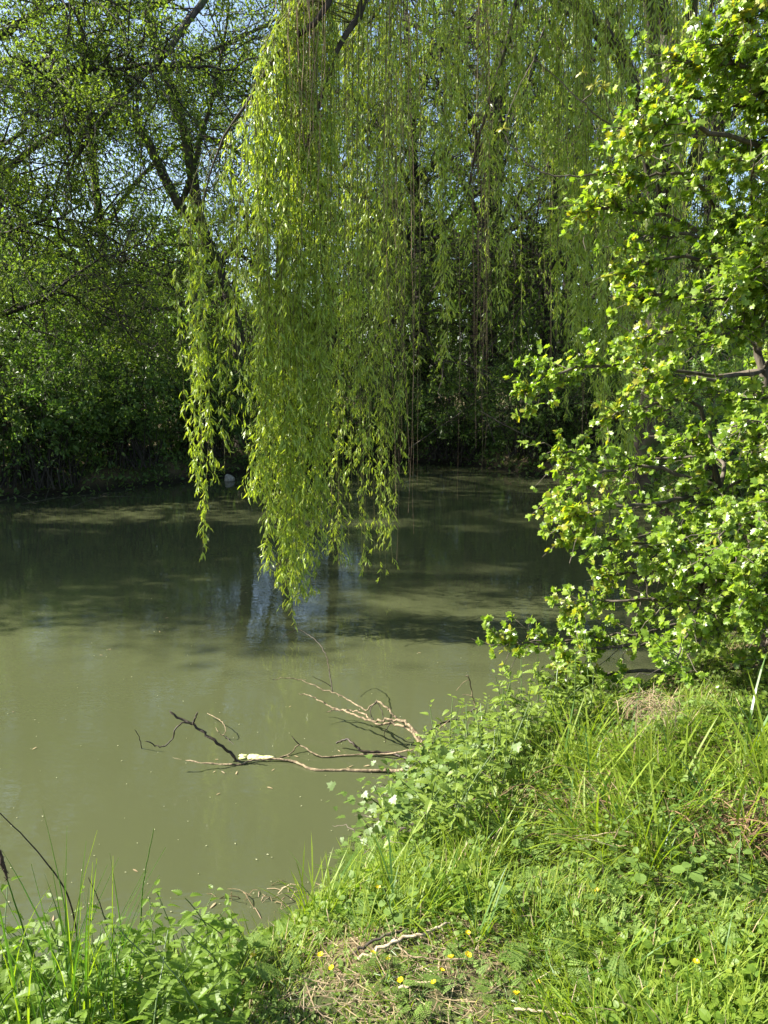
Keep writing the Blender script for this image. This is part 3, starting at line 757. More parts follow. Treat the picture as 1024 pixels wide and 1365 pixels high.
# ------------------------------------------------------------------ dead branch lying in the water (hero)
def cw(cx, cy, z=.004): return on(150 + cx / 1.862, 820 + cy / 1.862, z)
def ca(cx, cy, Y): return at(150 + cx / 1.862, 820 + cy / 1.862, Y)
y1 = cw(318, 372)[1]
yb = cw(768, 330, .12)[1]
branches = [
    ('main_stem', [cw(100, 342, -.02), cw(160, 357, -.004), cw(230, 368, .0), cw(310, 371, .004), cw(345, 360, .012), cw(395, 357, .014), cw(450, 362, .012), cw(500, 383, .006), cw(580, 385, .004), cw(690, 386, .02), cw(760, 380, .10)], .006, .017, M_pale, 'long pale stem lying along the water surface'),
    ('limb', [cw(322, 374, -.02), cw(300, 350, .03), ca(262, 318, y1 + .03), ca(218, 285, y1 + .05), ca(180, 262, y1 + .07), ca(140, 240, y1 + .08)], .016, .010, M_wet, 'thick dark limb rising out of the water'),
    ('twig', [ca(206, 273, y1 + .06), ca(178, 266, y1 + .04), ca(158, 282, y1), ca(148, 308, y1 - .02), ca(128, 325, y1 - .05), ca(105, 323, y1 - .05), ca(82, 311, y1 - .05)], .008, .005, M_wet, 'curling dark twig'),
    ('twig', [ca(200, 272, y1 + .05), ca(204, 258, y1 + .05), ca(213, 240, y1 + .04)], .009, .008, M_wet, 'short broken upright spur'),
    ('twig', [cw(73, 334, -.01), ca(68, 305, cw(73, 334)[1]), ca(56, 284, cw(73, 334)[1])], .005, .003, M_wet),
    ('twig', [cw(415, 352), cw(445, 342, .01), cw(464, 322, .04), cw(500, 343, .02), cw(530, 352, .005), cw(600, 346, .01), cw(690, 343, .03), cw(752, 332, .10)], .006, .008, M_pale),
    ('twig', [cw(464, 322, .04), cw(445, 301, .09)], .006, .004, M_wet),
    ('limb', [cw(556, 318, .03), cw(580, 309, .07), cw(602, 323, .06), cw(625, 338, .03), cw(690, 342, .015), cw(735, 358, .02), cw(775, 366, .08)], .010, .015, M_wet, 'dark crooked limb beside the bank'),
    ('limb', [cw(775, 352, .10), cw(768, 325, .14), cw(755, 292, .18), cw(722, 266, .2), cw(690, 259, .2), cw(655, 263, .17), cw(620, 255, .14), cw(580, 240, .13), cw(548, 232, .12), cw(515, 213, .14), cw(488, 200, .15), cw(460, 193, .16)], .017, .004, M_pale, 'long twisting limb arching back over the water'),
    ('limb', [cw(770, 340, .10), cw(745, 292, .15), cw(700, 270, .14), cw(655, 270, .12), cw(628, 248, .12), cw(600, 238, .1), cw(560, 236, .08), cw(530, 238, .07)], .014, .005, M_pale),
    ('limb', [cw(760, 320, .11), cw(742, 283, .16), cw(712, 258, .2), cw(694, 245, .22), cw(680, 228, .24), cw(655, 212, .25), cw(630, 235, .2), cw(590, 212, .2), cw(548, 193, .22), cw(512, 178, .24), cw(478, 165, .26), cw(436, 156, .28), cw(392, 158, .3)], .012, .003, M_pale),
    ('twig', [cw(547, 192, .22), cw(540, 150, .3), cw(530, 100, .34), cw(510, 68, .38), cw(488, 50, .4), cw(462, 37, .42), cw(440, 44, .42), cw(422, 55, .42)], .006, .003, M_wet, 'thin upright twig with a hooked tip'),
    ('twig', [cw(545, 178, .24), cw(520, 163, .28), cw(495, 152, .32)], .004, .002, M_wet),
    ('twig', [cw(655, 212, .25), cw(670, 240, .2), cw(672, 262, .16)], .005, .003, M_wet),
    ('twig', [cw(690, 268, .14), cw(676, 290, .08), cw(678, 318, .01)], .005, .003, M_wet),
    ('twig', [cw(648, 264, .15), cw(640, 238, .2), cw(655, 214, .25)], .005, .004, M_wet),
    ('twig', [cw(236, 244, .03), cw(262, 257, .06), cw(278, 273, .07), cw(280, 290, .05), cw(272, 298, .02), cw(262, 288, .04), cw(256, 279, .05)], .004, .003, M_pale, 'small pale hooked twig standing apart'),
    ('twig', [cw(273, 297, .02), cw(290, 310, .005), cw(312, 335, -.01)], .004, .003, M_wet),
    ('limb', [cw(775, 300, .2), cw(810, 272, .22), cw(850, 260, .2), cw(880, 246, .24), cw(898, 232, .28), cw(905, 242, .26)], .009, .006, M_wet),
    ('twig', [ca(905, 240, cw(905, 242, .26)[1]), ca(895, 205, cw(905, 242, .26)[1]), ca(884, 155, cw(905, 242, .26)[1]), ca(876, 151, cw(905, 242, .26)[1])], .006, .005, M_pale, 'upright dry twig near the bank'),
    ('twig', [ca(885, 160, cw(905, 242, .26)[1]), ca(870, 168, cw(905, 242, .26)[1]), ca(853, 188, cw(905, 242, .26)[1])], .003, .002, M_pale),
    ('twig', [ca(893, 200, cw(905, 242, .26)[1]), ca(868, 197, cw(905, 242, .26)[1])], .004, .003, M_pale),
    ('twig', [cw(765, 330, .12), cw(800, 290, .2), cw(835, 262, .3), ca(850, 250, 4.2)], .006, .003, M_pale),
]
DB = wood('dead_branch', 'bare twisted dead branch reaching from the bank and half sunk in the pond', 'dead branch', branches, cw(770, 345, .05), rs=.6)
mb = MB(); rr = np.random.default_rng(4)
L0 = np.array(DB.location)
for k in range(26):
    f = rr.uniform(0, 1); c = cw(318 + 78 * f, 352 + rr.uniform(-6, 6) * (1 - f * .5), .004)
    blob(mb, c - L0, (rr.uniform(.015, .035), rr.uniform(.008, .018), .006), M_alg, k, 9, 5, .25)
o = mb.build('pond_scum', DB, smooth=True); o['label'] = 'pale yellow scum caught on the stem'

# specks on the water
mb = MB(); n = 420; rr = np.random.default_rng(9); n = 260
px, py = rr.uniform(-50, 760, n), 640 + 600 * rr.power(1.6, n)
P = np.array([on(a, b, .004) for a, b in zip(px, py)]); P = P[shore_dist(P[:, 0], P[:, 1]) < -.05]
a = rr.uniform(0, 6.28, len(P)); D = np.stack([np.cos(a), np.sin(a), 0 * a], -1)
q_ = rr.integers(0, len(P), 22); c_ = np.array([cw(a_, b_) for a_, b_ in zip(rr.uniform(240, 760, 12), rr.uniform(340, 400, 12))])
PL = np.concatenate([P[q_] + [.03, .02, 0], c_]); PL = PL[shore_dist(PL[:, 0], PL[:, 1]) < -.03]; al = rr.uniform(0, 6.28, len(PL))
scatter(mb, T_lance(.22, 0), PL, np.stack([np.cos(al), np.sin(al), 0 * al], -1), np.tile([0, 0, 1.], (len(PL), 1)) + rr.normal(0, .06, (len(PL), 3)), rr.uniform(.02, .045, len(PL)), M_dry)
scatter(mb, T_kite(.6, 0), P, D, np.tile([0, 0, 1.], (len(P), 1)) + rr.normal(0, .05, (len(P), 3)), rr.uniform(.004, .013, len(P)), M_speck)
tag(mb.build('floating_specks'), 'tiny pale seeds and bits floating on the pond', kind='stuff')

# ------------------------------------------------------------------ hawthorn on the right
HW = thing('hawthorn_bush', 'large hawthorn with small lobed bright green leaves filling the right edge', 'bush', (2.35, 4.15, float(ground_z(2.35, 4.15))))
H0 = np.array(HW.location)
hr = np.random.default_rng(31)
stems = []
for k, (x, y, z) in enumerate([(-.5, -.1, 1.0), (-.35, .1, 2.1), (.05, 0, 3.4), (.5, .3, 3.0), (.2, -.5, 2.2), (-.6, -.3, .45), (-.1, -.6, 1.3)]):
    p = smooth_path([(hr.normal(0, .08), hr.normal(0, .08), -.1), (x * .25, y * .25, z * .4), (x * .6, y * .7, z * .75), (x, y, z)], 18, .012, hr); stems.append(p)
    mb = MB(); mb.add(*tubes(p, taper(18, .045 - .004 * k, .014, .8, hr, .08), 8), M_hbark); mb.build('stem', HW, smooth=True)
stems = np.array(stems)
# boughs that stand out beyond the outline: tip first (photograph pixels), distance
bough_px = [[(700, 532), (712, 512), (740, 495), (800, 487), (880, 492), (960, 500)], [(738, 602), (770, 606), (815, 622), (880, 612), (960, 610)], [(742, 662), (765, 648), (800, 632), (870, 622)],
            [(748, 722), (775, 716), (830, 722), (900, 730), (980, 740)], [(762, 812), (790, 802), (850, 800), (930, 800)], [(678, 860), (720, 858), (780, 850), (850, 845), (930, 830)],
            [(752, 884), (775, 872), (810, 862), (870, 858)], [(775, 284), (805, 276), (850, 284), (920, 300)], [(838, 364), (870, 350), (930, 345)], [(848, 175), (880, 165), (940, 170)],
            [(905, 88), (940, 85), (1000, 90)], [(848, 400), (880, 392), (950, 400)], [(800, 560), (850, 545), (930, 540)], [(795, 770), (830, 765), (900, 765)], [(826, 240), (860, 235), (930, 245)],
            [(850, 455), (890, 440), (960, 440)], [(770, 690), (800, 680), (880, 670)], [(990, 20), (1020, 15), (1060, 30)], [(845, 320), (880, 315), (950, 320)], [(870, 130), (910, 128), (980, 140)],
            [(862, 505), (900, 500), (960, 505)], [(735, 925), (780, 905), (850, 895)]]
BP = []
for k, q in enumerate(bough_px):
    Yt = hr.uniform(3.5, 4.1); n = len(q)
    pts = [at(x, y, Yt + .12 * i * hr.uniform(.3, 1)) - H0 for i, (x, y) in enumerate(q)]
    flat = stems.reshape(-1, 3); lo = flat[flat[:, 2] < pts[-1][2] + .1]; lo = lo if len(lo) else flat
    s = lo[np.argmin(np.linalg.norm(lo - pts[-1], axis=1))]
    p = smooth_path([s] + pts[::-1], 20, .006, hr); BP.append(p)
    mb = MB(); mb.add(*tubes(p, taper(20, .013, .0035, .9, hr, .08), 6), M_hbark); mb.build('bough', HW, smooth=True)
# inner boughs filling the body of the bush
edge = [(-60, 970), (0, 990), (60, 960), (150, 880), (300, 850), (430, 875), (560, 840), (700, 800), (860, 790), (960, 800), (1040, 900)]
for k in range(185):
    py = hr.uniform(-150, 960); xm = np.interp(py, [e[0] for e in edge], [e[1] for e in edge]) + 15
    px = hr.uniform(xm + 65, 1180); Yt = hr.uniform(3.3, 4.9)
    if k > 135: px = hr.uniform(930, 1160); py = hr.uniform(-60, 900); Yt = hr.uniform(3.3, 4.2)
    elif k > 100: py = hr.uniform(680, 985); px = hr.uniform(850, 1120); Yt = hr.uniform(3.0, 3.9)
    tip = at(px, py, Yt) - H0
    if tip[2] < .15: continue
    flat = stems.reshape(-1, 3); lo = flat[flat[:, 2] < tip[2] + .05]; lo = lo if len(lo) else flat
    s = lo[np.argmin(np.linalg.norm(lo - tip, axis=1) + hr.uniform(0, .4, len(lo)))]
    p = smooth_path([s, s * .6 + tip * .4 + [0, 0, .12], tip], 20, .008, hr); BP.append(p)
    mb = MB(); mb.add(*tubes(p, taper(20, .011, .003, .9, hr, .08), 5), M_hbark); mb.build('bough', HW, smooth=True)
BP = np.array(BP)
TW, L = spawn(BP, 4400, .28, 1, .06, .24, (20, 70), .12, 6, .05, hr, upb=.1)
TW = np.concatenate([TW, BP[:, [12, 14, 16, 17, 18, 19]][:]])
mb = MB(); mb.add(*tubes(TW, np.full((len(TW), 1), .0022) * np.linspace(1.3, .6, 6)[None], 4), M_hbark); mb.build('twigs', HW)
# leaves in tight whorls along the twigs
def whorls(n, per, size, rng, TW, front):
    i = rng.integers(0, len(TW), n); f = rng.uniform(.1, 1, n); f[rng.uniform(size=n) < .3] = 1.0
    g = f * 4.999; a = g.astype(int); fr = (g - a)[:, None]
    c = TW[i, a] * (1 - fr) + TW[i, a + 1] * fr; ax = norm(TW[i, a + 1] - TW[i, a])
    C = np.repeat(c, per, 0); A = np.repeat(ax, per, 0)
    R_ = rand_dir(n * per, rng)
    D = norm(A * .5 + R_ * .9 + [0, 0, -.1])
    N_ = rand_dir(n * per, rng) * .6 + [-.6, -.15, .6]
    return C, D, N_, size * rng.uniform(.45, 1.45, n * per)
C, D, N_, S = whorls(20500, 4, .032, hr, TW, True)
W_ = C + H0                                             # the 300 that show largest become leaves of their own
vis = np.argsort(W_[:, 1] + .02 * np.abs(W_[:, 0] - 1.2) - S * 4)
px_ = (W_[:, 0] / W_[:, 1])
cand = [j for j in vis if .15 < px_[j] < .52 and W_[j, 2] > .9][:300]
rest = np.setdiff1d(np.arange(len(C)), cand)
yl = hr.uniform(size=len(C)) < np.where(np.linalg.norm(C - BP[:22, -1][:, None], axis=-1).min(0) < .12, .28, .03)
yl2 = yl[rest]
HAWL = T_outline([(.015, 0), (.2, .2), (.42, .4), (.25, .5), (.42, .74), (.17, .8), (0, 1)])
mb = MB(); scatter(mb, HAWL, C[rest][~yl2], D[rest][~yl2], N_[rest][~yl2], S[rest][~yl2], M_haw)
scatter(mb, HAWL, C[rest][yl2], D[rest][yl2], N_[rest][yl2], S[rest][yl2], M_hawy)
mb.build('foliage', HW, 'stuff')
from mathutils import Matrix
lm_ = {}
for nm, mt in (('g', M_haw), ('y', M_hawy)):
    b_ = MB(); b_.add(HAW[0], HAW[1], mt); lm_[nm] = b_.mesh('leaf')
Fm = frames(D, N_)
for j in cand:
    o = bpy.data.objects.new('leaf', lm_['y' if yl[j] else 'g']); COL.objects.link(o); o.parent = HW
    M4 = Matrix(Fm[j].tolist()).to_4x4(); M4 = Matrix.Translation(C[j].tolist()) @ M4 @ Matrix.Scale(float(S[j]), 4)
    o.matrix_local = M4
# ------------------------------------------------------------------ near bank: grass, herbs, ivy, nettles
def hit(px, py):
    """ground point seen at a photograph pixel"""
    r = ray(px, py); z = .4
    for _ in range(14):
        p = np.array([0, 0, CAM_H]) + r * ((z - CAM_H) / r[2]); z = .5 * z + .5 * max(0, float(ground_z(p[0], p[1])))
    p[2] = float(ground_z(p[0], p[1])); return p

def proj(P):
    x, y, z = P[:, 0], P[:, 1], P[:, 2] - CAM_H
    dep = y * CP - z * SP; up = y * SP + z * CP
    return 512 + F * x / dep, 682.5 - F * up / dep

gr = np.random.default_rng(77)
def T_blade(bend, seg=3, w=.03):
    v = []; f = []
    for k in range(seg):
        t = k / seg; y = t - .25 * bend * t * t; z = bend * t * t * .8
        v += [[-w * (1 - .35 * t) / 2, y, z], [w * (1 - .35 * t) / 2, y, z + w * .1]]
    v.append([0, 1 - .25 * bend, bend * .8])
    for k in range(seg - 1): f += [[2 * k, 2 * k + 1, 2 * k + 3], [2 * k, 2 * k + 3, 2 * k + 2]]
    f.append([2 * seg - 2, 2 * seg - 1, 2 * seg]); return np.array(v), np.array(f)
BL = [T_blade(.25), T_blade(.6), T_blade(1.0, 4), T_blade(.08)]

def bankpts(n, ymax=6.2, dmin=.02, rng=gr):
    # denser towards the camera
    y = 1.0 + (ymax - 1.0) * rng.power(.62, n); x = rng.uniform(-.60, .60, n) * (y + .6)
    d = shore_dist(x, y); k = d > dmin
    x, y, d = x[k], y[k], d[k]
    return np.stack([x, y, ground_z(x, y)], -1), d
def hfield(P):
    px, py = proj(P)
    h = np.full(len(P), .095)
    h += .20 * np.exp(-(((px - 900) / 150) ** 2 + ((py - 1080) / 90) ** 2))
    h += .08 * np.exp(-(((px - 560) / 160) ** 2 + ((py - 1190) / 50) ** 2))
    h += .05 * np.exp(-(((px - 900) / 220) ** 2 + ((py - 1300) / 60) ** 2))
    lawn = np.exp(-np.clip(((px - 560) / 230) ** 2 + ((py - 1345) / 95) ** 2, 0, 9) ** 2)
    h = h * (1 - lawn) + .04 * lawn
    h *= .8 + .35 * np.sin(P[:, 0] * 9 + P[:, 1] * 4) * np.sin(P[:, 1] * 11 - P[:, 0] * 3)
    return np.maximum(h, .03), lawn
BARE = [hit(500, 1268), hit(370, 1195), hit(590, 1320), hit(990, 1110), hit(430, 1325)]
def bare(P):
    k = np.zeros(len(P))
    for b, r in zip(BARE, (.13, .11, .10, .22, .09)): k = np.maximum(k, np.exp(-(((P[:, 0] - b[0]) / r / 1.5) ** 2 + ((P[:, 1] - b[1]) / r) ** 2)))
    return k

P, d = bankpts(150000)
h, lawn = hfield(P); keep = gr.uniform(size=len(P)) > bare(P) * .93
cl = np.sin(P[:, 0] * 23 + 3 * np.sin(P[:, 1] * 9)) * np.sin(P[:, 1] * 27 + 2 * np.sin(P[:, 0] * 11))
crest = np.exp(-(d / .45) ** 2) * (P[:, 1] > 2.6)
keep &= gr.uniform(size=len(P)) < np.clip(.5 + .6 * cl + lawn, .12, 1) * np.where(P[:, 1] > 3.5, 1, .75) * (1 - .7 * crest)
P, h, lawn, d = P[keep], h[keep], lawn[keep], d[keep]
n = len(P)
# blades lean together in tussocks
az = 2.2 * np.sin(P[:, 0] * 3.1 + 1) + 2.0 * np.cos(P[:, 1] * 3.7) + gr.normal(0, .9, n)
lean = gr.uniform(.1, .75, n) + .25 * lawn
D = np.stack([np.cos(az) * lean, np.sin(az) * lean, np.ones(n)], -1)
N_ = np.stack([np.cos(az), np.sin(az), np.full(n, -.2)], -1) + gr.normal(0, .35, (n, 3))
S = h * gr.uniform(.45, 1.5, n)
W = np.clip(.11 / np.maximum(S, .05), .55, 3.2) * gr.uniform(.7, 1.3, n)
mb = MB(); pick = gr.integers(0, 4, n); isdry = gr.uniform(size=n) < .05 + .10 * lawn
for k in range(4):
    for q, m in ((False, M_grass), (True, M_dry)):
        s_ = (pick == k) & (isdry == q); scatter(mb, BL[k], P[s_], D[s_], N_[s_], S[s_], m, W[s_])
tag(mb.build('bank_grass'), 'fresh green grass covering the near bank with trodden patches', kind='stuff')

# low broadleaved ground cover between the blades
P, d = bankpts(80000); h, lawn = hfield(P); b = bare(P)
keep = gr.uniform(size=len(P)) > b * .85; P, h, lawn = P[keep], h[keep], lawn[keep]; n = len(P)
patch = np.sin(P[:, 0] * 4.3 + 2 * np.sin(P[:, 1] * 3)) + np.cos(P[:, 1] * 5.1 - P[:, 0] * 2)
P[:, 2] += gr.uniform(.0, .8, n) * h * (.35 + .4 * (1 - lawn))
az = gr.uniform(0, 6.28, n); D = np.stack([np.cos(az), np.sin(az), gr.uniform(-.3, .8, n)], -1)
N_ = rand_dir(n, gr) * .6 + [-.2, 0, .9]
S = gr.uniform(.012, .034, n) * (1 - .35 * lawn)
mb = MB(); A = patch > .1
scatter(mb, T_outline([(.01, 0), (.3, .12), (.42, .5), (.2, .9), (0, 1)], .12), P[A], D[A], N_[A], S[A], M_nett)
scatter(mb, T_outline([(.01, 0), (.12, .2), (.35, .4), (.18, .55), (.28, .8), (0, 1)], .12), P[~A], D[~A], N_[~A], S[~A], M_pars)
tag(mb.build('ground_cover'), 'low small leaved weeds growing through the bank grass', kind='stuff')

# twigs, soil crumbs and dead grass on the trodden patches
mb = MB(); n = 1500
c = np.array(BARE)[gr.integers(0, 5, n)]; x = c[:, 0] + gr.normal(0, .17, n); y = c[:, 1] + gr.normal(0, .12, n)
P = np.stack([x, y, ground_z(x, y) + .006], -1)[shore_dist(x, y) > .03]; n = len(P)
az = gr.uniform(0, 6.28, n); D = np.stack([np.cos(az), np.sin(az), gr.normal(0, .15, n)], -1)
scatter(mb, T_blade(.15, 3, .03), P, D, gr.normal(0, .3, (n, 3)) + [0, 0, 1], gr.uniform(.03, .12, n), M_dry)
tag(mb.build('dead_grass_litter'), 'dead straw and litter on the bare patches', kind='stuff')

def tangle(name, label, c, rx, ry, rz, n, m, rad=.0018, seed=0, L=(.12, .35)):
    rng = np.random.default_rng(seed)
    P0 = np.stack([rng.normal(0, rx / 2, n), rng.normal(0, ry / 2, n), np.abs(rng.normal(0, rz / 2, n))], -1)
    dd = norm(rng.normal(size=(n, 3)) * [1, .8, .5]); l = rng.uniform(*L, n); s = np.linspace(0, 1, 7)
    C = P0[:, None] + dd[:, None] * (s[None, :, None] - .5) * l[:, None, None]
    C[:, :, 2] += .25 * l[:, None] * (1 - (2 * s - 1) ** 2)[None] - .04
    C += np.cumsum(rng.normal(0, .005, C.shape), 1)
    mb = MB(); mb.add(*tubes(C, rng.uniform(.6, 1.4, (n, 1)) * rad * np.ones((1, 7)), 3), m)
    o = mb.build(name); o.location = c
    return tag(o, label, kind='stuff')
tangle('rusty_dead_stems', 'heap of rusty brown dead stems at the right edge under the hawthorn', hit(1010, 1120) + [0, 0, .0], .24, .18, .10, 170, M_rust, .0022, 1)
tangle('straw_heap', 'clump of bleached straw caught at the foot of the hawthorn', hit(865, 1000) + [0, 0, .22], .13, .10, .05, 110, M_dry, .0010, 2, (.06, .2))
tangle('pale_dead_stems', 'mat of pale dead stems on the lip of the bank above the water', hit(372, 1200) + [0, 0, .03], .22, .10, .07, 240, M_dry, .0016, 3, (.08, .22))
tangle('brown_dead_stems', 'thin brown dead stems low in the shade of the tall grass', hit(830, 1100) + [0, 0, .04], .4, .2, .12, 110, M_rust, .0011, 4, (.08, .22))

# nettles
def nettle(seed, h, pairs, ls, tpl=NETTLE, m=M_nett, parts=True, name='nettle_plant'):
    rng = np.random.default_rng(seed)
    root = bpy.data.objects.new(name, None); COL.objects.link(root)
    k = 12; p = smooth_path([(0, 0, -.03), (rng.normal(0, .015), rng.normal(0, .015), h * .5), (rng.normal(0, .04), rng.normal(0, .04), h)], k, .001, rng)
    mb = MB(); mb.add(*tubes(p, np.linspace(.0028, .0012, k)[None], 5), M_nstem); mb.build('stem', root)
    a0 = rng.uniform(0, 3.14)
    allmb = MB()
    for q in range(pairs):
        f = .22 + .78 * q / (pairs - 1); c = np.array([np.interp(f * (k - 1), range(k), p[:, j]) for j in range(3)])
        sz = ls * (1.0 - .5 * max(0, f - .55) / .45) * rng.uniform(.8, 1.15)
        for s in (0, math.pi):
            a = a0 + q * math.pi / 2 + s + rng.normal(0, .25); el = rng.uniform(-.15, .45) + .5 * (f > .9)
            D = np.array([[math.cos(a), math.sin(a), el]]); N_ = np.array([[-.2 * math.cos(a), -.2 * math.sin(a), 1.0]]) + rng.normal(0, .2, (1, 3))
            b = MB() if parts else allmb
            scatter(b, tpl, c[None] + D * .008, D, N_, np.array([sz]), m)
            if parts: b.build('leaf', root)
    if not parts: allmb.build('foliage', root)
    return root

def sow(protos, spots, label, cat, group, srange=(.75, 1.2), rng=gr, tilt=.15, labels=None):
    seen = set()
    for k, (x, y) in enumerate(spots):
        p = protos[k % len(protos)]
        o = p if p.name not in seen else copy_tree(p); seen.add(p.name)
        s = rng.uniform(*srange)
        o.location = (x, y, float(ground_z(x, y))); o.rotation_euler = (rng.normal(0, tilt), rng.normal(0, tilt), rng.uniform(0, 6.28)); o.scale = (s, s, s)
        tag(o, labels[k] if labels else label, cat, group)

def region(n, x0, x1, y0, y1, dmin=.03, dmax=9, rng=gr, px=True, sep=.05):
    out = []
    tries = 0
    while len(out) < n and tries < n * 60:
        tries += 1
        q = hit(rng.uniform(x0, x1), rng.uniform(y0, y1))
        d = float(shore_dist(q[0], q[1]))
        if dmin < d < dmax and all((q[0] - a) ** 2 + (q[1] - b) ** 2 > sep ** 2 for a, b in out): out.append((q[0], q[1]))
    return out

protos = [nettle(200 + k, [.24, .30, .20, .27][k], [5, 6, 4, 5][k], [.062, .066, .055, .07][k]) for k in range(4)]
sow(protos, region(86, -40, 330, 1262, 1440, .02, sep=.045), 'young nettle with toothed opposite leaves in the bed at the lower left corner', 'nettle', 'nettles in the lower left bed')
protos = [nettle(210 + k, [.24, .32, .20][k], [6, 7, 5][k], [.045, .05, .042][k], m=M_crest) for k in range(3)]
CR = [q for q in region(170, 500, 930, 950, 1140, .01, .65, sep=.045) if math.hypot(q[0] - hit(570, 1105)[0], q[1] - hit(570, 1105)[1]) > .24]
sow(protos, CR, 'leafy nettle on the crest of the bank where it drops to the water', 'nettle', 'nettles along the bank crest', (.95, 1.45))
protos = [nettle(220 + k, [.13, .17][k], [3, 4][k], [.030, .034][k], tpl=ROUND, m=M_pars, name='broad_leaved_weed') for k in range(2)]
sow(protos, region(46, 440, 1020, 1080, 1240, .03, sep=.07), 'small soft leaved weed rising out of the bank grass', 'weed', 'soft leaved weeds in the bank grass')

# cow parsley and other ferny rosettes
def parsley(seed, nl, ls, m=M_pars):
    rng = np.random.default_rng(seed)
    root = bpy.data.objects.new('cow_parsley', None); COL.objects.link(root)
    for k in range(nl):
        a = k * 2.4 + rng.normal(0, .3); up = rng.uniform(.35, 1.1)
        D = np.array([[math.cos(a), math.sin(a), up]]); sz = ls * rng.uniform(.7, 1.2)
        b = MB(); st = np.array([0, 0, 0]); e = D[0] / np.linalg.norm(D[0]) * sz * .55
        b.add(*tubes(np.stack([st, e * .5 + [0, 0, .01], e]), np.array([[.0018, .0014, .001]]), 4), M_nstem)
        scatter(b, FERN, e[None], D * [1, 1, .35], np.array([[-.3 * math.cos(a), -.3 * math.sin(a), 1.]]), np.array([sz]), m)
        b.build('leaf', root)
    return root
protos = [parsley(300 + k, [8, 7, 9][k], [.085, .10, .07][k]) for k in range(3)]
sow(protos, region(52, 330, 1020, 1080, 1345, .04, sep=.10), 'cow parsley rosette of finely divided soft leaves in the bank grass', 'cow parsley', 'cow parsley rosettes on the bank')
protos = [parsley(310 + k, 9, .09) for k in range(2)]
sow(protos, region(22, 400, 500, 1085, 1175, .01, .3, sep=.05), 'pale grey green ferny rosette hanging over the lip of the bank', 'cow parsley', 'ferny rosettes on the bank lip', tilt=.3)

# ivy and pale weeds on the bank corner
c0 = hit(570, 1105)
IV = thing('ivy_patch', 'glossy dark ivy spilling over the bank corner by the dead branch', 'ivy', tuple(c0))
ir = np.random.default_rng(8)
vines = []
for k in range(16):
    x, y = c0[0] + ir.uniform(-.30, .24), c0[1] + ir.uniform(-.2, .3)
    if shore_dist(np.array([x]), np.array([y]))[0] < -.12: continue
    a = ir.uniform(0, 6.28); q = [(x + math.cos(a + ir.normal(0, .3)) * t * .3, y + math.sin(a) * t * .3) for t in (0, .4, .8, 1.2)]
    p = smooth_path([(u_, v_, max(0, float(ground_z(u_, v_))) + .04 + .05 * ir.uniform() + (.05 if j in (1, 2) else 0)) for j, (u_, v_) in enumerate(q)], 14, .004, ir) - c0
    vines.append(p); mb = MB(); mb.add(*tubes(p, taper(14, .0035, .0012, 1), 5), M_hbark); mb.build('stem', IV)
V = np.array(vines); pts = V[ir.integers(0, len(V), 300), ir.integers(0, 14, 300)] + ir.normal(0, .03, (300, 3)) * [1, 1, .9] + [0, 0, .10] + np.abs(ir.normal(0, .05, (300, 1))) * [0, 0, 1]
b_ = MB(); b_.add(IVY[0], IVY[1], M_ivy); im = [b_.mesh('leaf')]
for k in range(4):
    b_ = MB(); v_ = IVY[0].copy(); v_[:, 0] *= .85 + .1 * k; v_[:, 2] += .05 * math.sin(k) * v_[:, 1]; b_.add(v_, IVY[1], M_ivy); im.append(b_.mesh('leaf'))
D = rand_dir(300, ir) * [1, 1, .4] + [-.15, -.25, -.05]; N_ = rand_dir(300, ir) * .5 + [-.2, -.2, 1]
Fm = frames(D, N_)
for j in range(300):
    o = bpy.data.objects.new('leaf', im[j % 5]); COL.objects.link(o); o.parent = IV
    o.matrix_local = Matrix.Translation(pts[j].tolist()) @ Matrix(Fm[j].tolist()).to_4x4() @ Matrix.Scale(float(ir.uniform(.028, .05)), 4)

# sedge clump at lower left, each blade its own part
SG = thing('sedge_clump', 'tall clump of upright sedge blades at the lower left corner', 'sedge', tuple(hit(118, 1400)))
sr = np.random.default_rng(12); s0 = np.array(SG.location)
for k in range(64):
    a = sr.uniform(0, 6.28); l = sr.uniform(.28, .62); ln = sr.uniform(.05, .42); w_ = sr.uniform(.004, .008)
    b0 = np.array([sr.normal(-.02, .075), sr.normal(0, .05), -.01]); t = np.linspace(0, 1, 7)
    hd = np.array([math.cos(a), math.sin(a), 0])
    cpt = b0 + hd * (ln * l * t ** 2)[:, None] + np.array([0, 0, 1]) * (l * t * (1 - .18 * ln * t))[:, None]
    sd_ = np.array([-math.sin(a), math.cos(a), 0]); wv = w_ * (1 - t ** 2.2) / 2 + .0002
    v = np.concatenate([cpt - sd_ * wv[:, None], cpt + hd * .0012, cpt + sd_ * wv[:, None]])
    f = []
    for q in range(6): f += [[q, q + 1, q + 8, q + 7], [q + 7, q + 8, q + 15, q + 14]]
    MB().add(v, f, M_sedge if k % 5 else M_grass).build('blade', SG)

